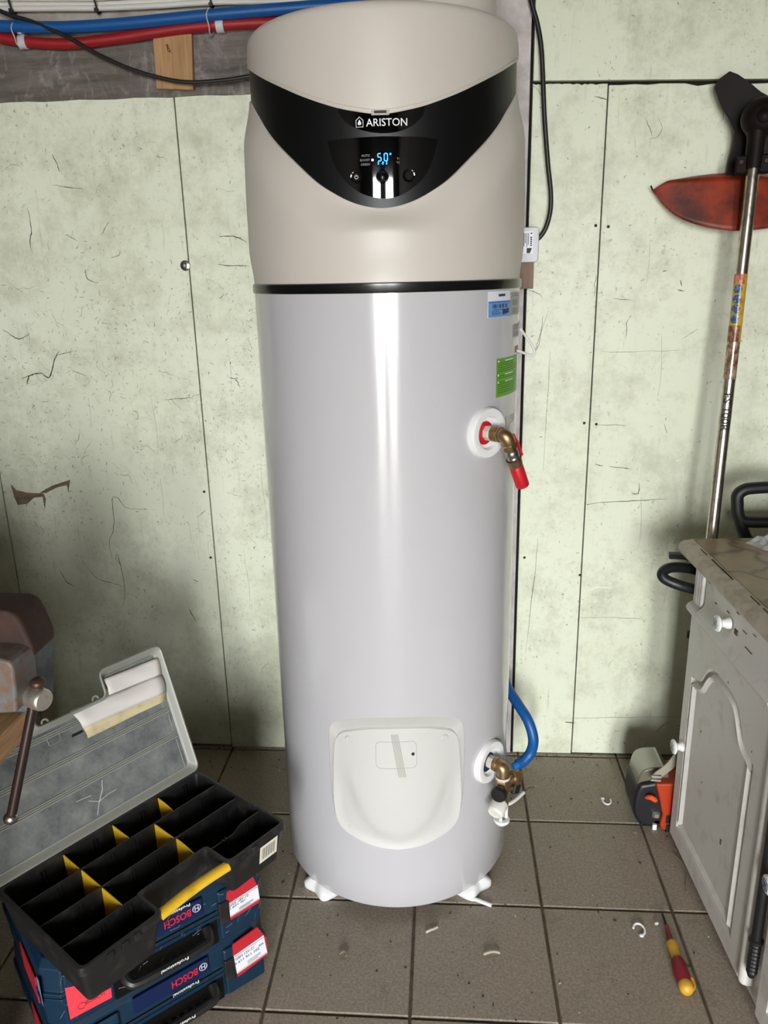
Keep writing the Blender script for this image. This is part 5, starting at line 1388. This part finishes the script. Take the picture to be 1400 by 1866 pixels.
# front latches and barcode label
for u in (.055, .085, .110, .362, .392):
    b = MB(); b.add([tuple(op(u + a, -.002 - c, z)) for c in (0, .004) for a, z in ((-.006, OZ1 - .017), (.006, OZ1 - .017), (.006, OZ1 - .002), (-.006, OZ1 - .002))], [(0, 1, 2, 3), (7, 6, 5, 4), (0, 4, 5, 1), (1, 5, 6, 2), (2, 6, 7, 3), (3, 7, 4, 0)])
    put('latch_lug', b, M_BLK, org, bevel=0.001)
b = MB(); b.add([tuple(op(u, v, z)) for u, v, z in ((.412, .0095, OZ0 + .026), (.462, .0095, OZ0 + .026), (.462, .0022, OZ0 + .071), (.412, .0022, OZ0 + .071))], [(0, 1, 2, 3)]); bl = put('barcode_label', b, mat('cream_label', rgb(226, 218, 198), 0.5), org, label='cream barcode label')
b = MB()
for k in range(16):
    u = .418 + k * .0024; w = .0006 + .0008 * ((k * 7) % 3) / 2; b.add([tuple(op(u + a, v, z)) for a, v, z in ((0, .0078, OZ0 + .034), (w, .0078, OZ0 + .034), (w, .0028, OZ0 + .064), (0, .0028, OZ0 + .064))], [(0, 1, 2, 3)])
put('barcode_bars', b, M_PRINTK, bl)
# lid, hinged along the back edge
LT = radians(70); LU = OV * cos(LT) + Z * sin(LT); LN = OU.cross(LU).normalized()     # LN faces the wall side
if LN.dot(CAM_P - op(0, OW, OZ1)) < 0: LN = -LN
def lp_(u, h, d=0.0): return op(u, OW - .001, OZ1 + .002) + LU * h + LN * d
def lid_mat():
    m = bpy.data.materials.new('scratched_clear_plastic'); t = NT(m); b = t.b
    c = t.ramp(t.noise(14, 7, 0.75), [(0.35, rgb(100, 106, 108)), (0.7, rgb(158, 160, 156))])
    t.l(c, b.inputs['Base Color'])
    a = t.ramp(t.noise(11, 8, 0.8), [(0.35, (.58, .58, .58, 1)), (0.72, (.80, .80, .80, 1))])
    t.l(a, b.inputs['Alpha']); b.inputs['Roughness'].default_value = 0.3
    return m
M_LID = lid_mat()
M_LIDE = mat('frosted_lid_edge', rgb(168, 168, 158), 0.35, alpha=0.6)
LH = 0.312
lo_out = [(-.004, 0), (OL + .004, 0), (OL + .004, LH), (NU1 + .004, LH), (NU1 + .004, LH - .060), (NU0 - .004, LH - .060), (NU0 - .004, LH), (-.004, LH)]
rp_ = roundpoly(lo_out, .016, 5); rin = roundpoly(shr(lo_out, .012), .012, 5)
def lring(poly, d): return [tuple(lp_(u, h, d)) for u, h in poly]
lid = thing_lid = None
b = MB(); b.loft([lring(rin, -.014)], True, False, False) if False else None
pl0 = MB(); pl0.add(lring(rin, -.016), [tuple(range(len(rin)))])
lidp = put('lid_sheet', pl0, M_LID, org, label='scratched translucent lid standing open')
b = MB(); b.loft([lring(shr(rp_, -.003), 0.0), lring(rp_, .001), lring(shr(rp_, .003), -.001), lring(shr(rin, -.003), -.014), lring(rin, -.016), lring(shr(rin, .003), -.017)], True, False, False)
put('lid_rim', b, M_LIDE, org, angle=40, solid=0.0015)
b = MB()
for h, e in ((.096, 0), (.160, 0), (.226, 0)):
    for dh in (-.0045, .0, .0045):
        P = [lp_(.014 + (OL - .03) * k / 8, h + dh, -.0145) for k in range(9)]
        b.tube(P, .0019, 6)
for u0, h0, u1, h1 in ((.012, .014, OL - .02, .014), (OL - .02, .014, OL - .02, .086), (OL - .02, .106, OL - .02, .150), (OL - .026, .168, OL - .026, .222)):
    b.tube([lp_(u0, h0, -.0148), lp_(u1, h1, -.0148)], .0011, 6)
put('lid_ribs', b, M_LIDE, org)
b = MB(); P = [lp_(NU1 + .018, LH - .060, -.0148), lp_(NU1 + .018, LH - .018, -.0148), lp_(OL - .020, LH - .018, -.0148), lp_(OL - .020, .236, -.0148)]
b.tube(P, .0011, 6); put('lid_rim_line', b, M_LIDE, org)
# latch eyes on the lid's edge
for u in (.188, .306):
    b = MB(); c = lp_(u, LH - .056, -.006); b.tube([c + OU * .007 * cos(a) + LU * .008 * sin(a) for a in [pi * k / 8 for k in range(9)]], .0022, 6); put('latch_eye', b, M_LIDE, org)
# slots in the lid
b = MB(); b.add([tuple(lp_(u, h, -.0150)) for u, h in ((.236, .200), (.262, .200), (.262, .206), (.236, .206))], [(0, 1, 2, 3)]); put('lid_slot', b, M_GAP, org)
b = MB(); b.tube([lp_(u, h, -.0150) for u, h in ((.185, .205), (.212, .205), (.212, .226), (.185, .226))], .0010, 5, True); put('lid_window', b, M_LIDE, org)
# star scratch
b = MB()
for pts in ([(.235, .020), (.248, .045), (.262, .065), (.268, .085)], [(.248, .045), (.270, .050), (.292, .050)], [(.248, .045), (.236, .052), (.226, .058)], [(.20, .07), (.235, .066)]):
    b.tube([lp_(u, h, -.0152) for u, h in pts], .0005, 5)
put('star_scratch', b, mat('white_scratch', rgb(226, 226, 222), 0.6), org)
# papers tucked into the lid
def sheet(poly, d, name, label, bend=.004):
    Q = [Vector((a, c)) for a, c in poly]
    def f(u, v):
        p = (Q[0] * (1 - u) + Q[1] * u) * (1 - v) + (Q[3] * (1 - u) + Q[2] * u) * v
        return tuple(lp_(p.x, p.y, d + bend * sin(pi * v) + .0012 * sin(9 * u + 5 * v)))
    b = MB(); b.grid(f, 10, 6)
    return b
M_PAPER = mat('white_paper', rgb(216, 211, 205), 0.8, var=(14, 0.2, rgb(196, 188, 172)))
M_PAPERY = mat('yellowed_paper', rgb(206, 192, 152), 0.8, var=(30, 0.4, rgb(170, 150, 110)))
tag(put('paper_sheet', sheet([(.340, .252), (.478, .245), (.482, .285), (.340, .290)], -.009, 'p', ''), M_PAPER, solid=.0004), 'folded white paper tucked at the top corner of the clear lid', 'paper', 'papers tucked in the lid')
fp = put('paper_sheet', sheet([(.262, .208), (.474, .200), (.476, .246), (.246, .256)], -.010, 'p', '', .008), M_PAPER, solid=.0004)
tag(fp, 'long folded white paper tucked across the clear lid', 'paper', 'papers tucked in the lid')
put('yellowed_fold', sheet([(.266, .184), (.470, .182), (.476, .202), (.264, .210)], -.0118, 'p', '', .001), M_PAPERY, fp, solid=.0004, label='yellowed lower fold')
tag(put('paper_sheet', sheet([(.336, .238), (.358, .236), (.362, .262), (.338, .268)], -.0118, 'p', '', .001), M_PAPERY, solid=.0004), 'small yellowed paper scrap between the two white papers', 'paper', 'papers tucked in the lid')

# ================================================================== WORKBENCH and VISE (left edge)
wb = thing('workbench', 'wooden workbench corner under the vise at the left edge', 'workbench', (-1.1, 0.3, 0))
BX1, BY1, BZ = -0.693, 1.112, 0.850
put('bench_top', MB().bx(X_L + .02, BX1, -0.8, BY1, BZ - .045, BZ), M_BENCH, wb, bevel=0.003)
for x, y in ((-0.86, 0.92), (-1.5, 0.92), (-0.86, -0.6), (-1.5, -0.6)):
    put('leg', MB().bx(x - .04, x + .04, y - .04, y + .04, 0, BZ - .045), M_BENCH, wb, bevel=0.003)
put('apron', MB().bx(-1.5, -0.86, 0.905, 0.935, BZ - .14, BZ - .045), M_BENCH, wb)
put('bench_shade_panel', MB().bx(-0.90, -0.885, -0.58, 0.90, 0.02, BZ - .045), M_OLDWOOD, wb)  # unseen panels added here to stop light passing under the bench
put('bench_shade_panel', MB().bx(X_L + .03, -0.90, 0.87, 0.885, 0.02, BZ - .045), M_OLDWOOD, wb)
M_RUST = mat('brown_rusty_cast_iron', rgb(50, 31, 23), 0.8, var=(30, 0.5, rgb(66, 42, 28)), bump=(90, 0.3))
M_VPAINT = mat('chipped_blue_grey_vise_paint', rgb(82, 94, 98), 0.6, var=(60, 0.5, rgb(72, 54, 46)), bump=(120, 0.3))
vise = thing('bench_vise', 'rusty cast-iron bench vise with chipped grey-blue paint and a steel screw', 'vise', (-0.72, 1.06, BZ))
def vis(poly, Y0, Y1, name, m, bev=.006, k=0, z0=None):
    pts = []
    for a, c in poly:
        p = atY(a, c, Y0); pts.append((p.x, p.z if z0 is None else max(p.z, z0)))
    if k: pts = spline2(pts, k, True)
    b = MB(); b.prism(pts, (0, 0, 0), (1, 0, 0), (0, 0, 1), (0, -1, 0), -Y1, -Y0)
    return put(name, b, m, vise, bevel=bev, angle=40)
vis([(-150, 1215), (-150, 1130), (-40, 1112), (10, 1114), (28, 1122), (42, 1145), (58, 1182), (60, 1200), (40, 1212), (25, 1212)], 1.085, 1.165, 'rear_jaw', M_RUST, .008)
vis([(-150, 1310), (-150, 1205), (24, 1212), (42, 1200), (58, 1184), (63, 1240), (64, 1300)], 1.09, 1.16, 'vise_body', M_VPAINT, .006, 0, BZ + .0005)
vis([(-150, 1310), (-150, 1195), (0, 1202), (16, 1206), (24, 1216), (28, 1255), (31, 1300)], 1.03, 1.10, 'front_jaw', mat('worn_vise_face', rgb(104, 82, 67), 0.55, var=(45, 0.6, rgb(98, 110, 114)), bump=(110, 0.35)), .008, 0, BZ + .0005)
ax = Vector((0.90, -0.42, -0.03)).normalized(); c0 = atY(42, 1262, 1.075); 
b = MB(); b.lathe([(0.010, -0.03), (0.010, 0.0), (0.0155, 0.0), (0.0178, 0.003), (0.0165, 0.006), (0.0178, 0.009), (0.0180, 0.046), (0.0165, 0.050), (0.0150, 0.0515), (0.0, 0.0515)], c0, ax, 28)
sc_ = put('screw_head', b, mat('worn_bright_steel', rgb(216, 210, 200), 0.4, 0.9, var=(50, 0.3, rgb(140, 128, 112))), vise, angle=40, label='worn bright steel screw head')
hc = c0 + ax * 0.028
lower = atY(20, 1490, 1.02); hd_ = (lower - hc).normalized(); upper = hc - hd_ * 0.024
b = MB(); b.tube([upper, lower], 0.0078, 14); bar = put('handle_bar', b, mat('dark_oily_steel', rgb(58, 46, 42), 0.35, 0.6), vise)
b = MB(); b.sphere(lower, 0.0118, 16, 10, (1, 1, .85)); put('ball_end', b, M_STEEL, vise)
b = MB(); b.sphere(upper, 0.0125, 16, 10, (1, 1, .7)); put('ball_end', b, mat('brown_steel', rgb(80, 58, 48), 0.4, 0.5), vise)

crate = thing('added_shade_crate', 'slatted wooden crate added unseen on the workbench to shade the wall', 'crate', (-1.22, 0.62, BZ))  # out-of-view crate, added to throw shade on the lower left wall
for k in range(3):
    z0 = BZ + .002 + k * .085
    for y in (.34, .90): put('slat', MB().bx(-1.56, -.88, y - .008, y + .008, z0, z0 + .078), M_OLDWOOD, crate)
    for x in (-1.57, -.87): put('slat', MB().bx(x - .008, x + .008, .33, .91, z0, z0 + .078), M_OLDWOOD, crate)
put('crate_bottom', MB().bx(-1.56, -.88, .35, .89, BZ + .002, BZ + .014), M_OLDWOOD, crate)

# ================================================================== FLOOR ODDMENTS
s0 = atZ(1207, 1664, 0.010); s1 = atZ(1253, 1806, 0.016); sdv = (s1 - s0); L = sdv.length; sdv.normalize()
scr = thing('screwdriver', 'red and yellow insulated screwdriver lying on the floor tiles', 'screwdriver', (s1.x, s1.y, 0))
def along(t): return s0 + (s1 - s0) * t + Vector((0, 0, 0))
b = MB(); b.lathe([(0.0012, 0.0), (0.0026, 0.004), (0.0028, L * .20)], s0, sdv, 10); put('tip', b, mat('black_oxide_steel', rgb(40, 36, 36), 0.4, 0.7), scr)
b = MB(); b.lathe([(0.0040, L * .18), (0.0046, L * .19), (0.0052, L * .30), (0.0060, L * .43)], s0, sdv, 14); put('insulated_blade', b, mat('dull_red_sleeve', rgb(148, 32, 40), 0.45), scr)
b = MB(); b.lathe([(0.006, L * .41), (0.0125, L * .415), (0.0135, L * .43), (0.0115, L * .50), (0.0112, L * .60), (0.0125, L * .66)], s0, sdv, 18); put('yellow_collar', b, mat('worn_yellow', rgb(206, 156, 46), 0.45), scr, angle=50)
b = MB(); b.lathe([(0.0120, L * .62), (0.0150, L * .66), (0.0168, L * .76), (0.0165, L * .88), (0.0150, L * .93), (0.012, L * .93)], s0, sdv, 18); put('red_grip', b, mat('crimson_rubber', rgb(140, 22, 42), 0.55), scr, angle=50)
b = MB(); b.lathe([(0.0145, L * .90), (0.0158, L * .93), (0.0150, L * .98), (0.0110, L * 1.01), (0.0, L * 1.02)], s0, sdv, 18)
b.tube(spline([s0 + sdv * L * .88 + Vector((.012, 0, .006)), s0 + sdv * L * .86 + Vector((.018, 0, .002)), s0 + sdv * L * .93 + Vector((.019, 0, -.001)), s0 + sdv * L * .98 + Vector((.012, 0, 0))], 4), .004, 8)
put('yellow_end_cap', b, mat('worn_yellow', rgb(206, 156, 46), 0.45), scr, angle=50)
def cclip(px, py, r, a0, a1, label):
    c = atZ(px, py, .004); P = [(c.x + r * cos(radians(a)), c.y + r * 1.25 * sin(radians(a)), .0045 + .002 * sin(radians(a))) for a in [a0 + (a1 - a0) * k / 14 for k in range(15)]]
    t = thing('broken_clip', label, 'plastic clip', (c.x, c.y, 0), 'broken white clips on the floor')
    put('ring', MB().tube(P, .0026, 8), M_WHITE, t); put('end_tab', MB().sphere(P[0], .0050, 8, 6, (1.2, 1, .7)), M_WHITE, t)
cclip(1165, 1694, .013, -80, 170, 'broken white plastic ring near the screwdriver'); cclip(1106, 1459, .012, 150, 380, 'broken white plastic ring near the brushcutter engine')
def bit(px, py, pts, r, m, label, cat='scrap'):
    c = atZ(px, py, .003); tag(put('scrap', MB().tube(spline([(c.x + a, c.y + d, .0015 + r + h) for a, d, h in pts], 4), r, 6), m), label, cat, 'scraps on the floor')
bit(787, 1697, [(-.014, -.006, 0), (-.006, -.002, .002), (.004, .004, .001), (.014, .012, 0)], .0030, M_CLEAR, 'clear plastic offcut in front of the heater')
bit(897, 1738, [(-.020, -.004, 0), (-.006, -.001, .004), (.006, .002, .003), (.018, .002, 0)], .0034, mat('beige_scrap', rgb(168, 158, 140), 0.7), 'torn beige scrap on the floor right of the heater front')
bit(626, 1740, [(-.010, 0, 0), (0, .006, .003), (.008, 0, .002), (.004, -.006, 0)], .0035, mat('brown_scrap', rgb(116, 104, 90), 0.8), 'small brown crumb on the floor left of the heater front')
bit(1248, 1600, [(-.004, .09, 0), (.010, .05, .002), (.012, .02, .002), (-.002, -.02, .001), (-.010, -.05, 0)], .0014, mat('tan_twig', rgb(140, 124, 100), 0.8), 'thin dry twig on the floor beside the cabinet')
bit(1197, 1685, [(-.003, 0, 0), (.003, .003, 0)], .0035, M_WHITE, 'tiny white pellet beside the screwdriver tip')
# loose grit
g = MB(); gw = MB(); rg = random.Random(11)
for k in range(420):
    y = rg.uniform(1.15, 2.27); x = rg.uniform(-0.9, 0.66)
    if rg.random() < .35: y = WALL_Y - abs(rg.gauss(0, .05)) - .003; x = rg.uniform(-0.8, .75)
    s = rg.uniform(.0008, .0030); M_ = Matrix.Translation((x, y, s * .4)) @ Matrix.Rotation(rg.uniform(0, 6), 4, 'Z') @ Matrix.Diagonal((rg.uniform(.8, 2.6), 1, .5, 1))
    (gw if rg.random() < .16 else g).box((0, 0, 0), (s, s, s), M_)
o = put('grit', g, mat('dark_grit', rgb(52, 44, 36), 0.9)); tag(o, 'dark grit and crumbs scattered over the floor tiles', 'grit'); o['kind'] = 'stuff'
o = put('pale_grit', gw, mat('pale_grit', rgb(200, 194, 184), 0.9)); tag(o, 'tiny pale crumbs scattered over the floor tiles', 'grit'); o['kind'] = 'stuff'
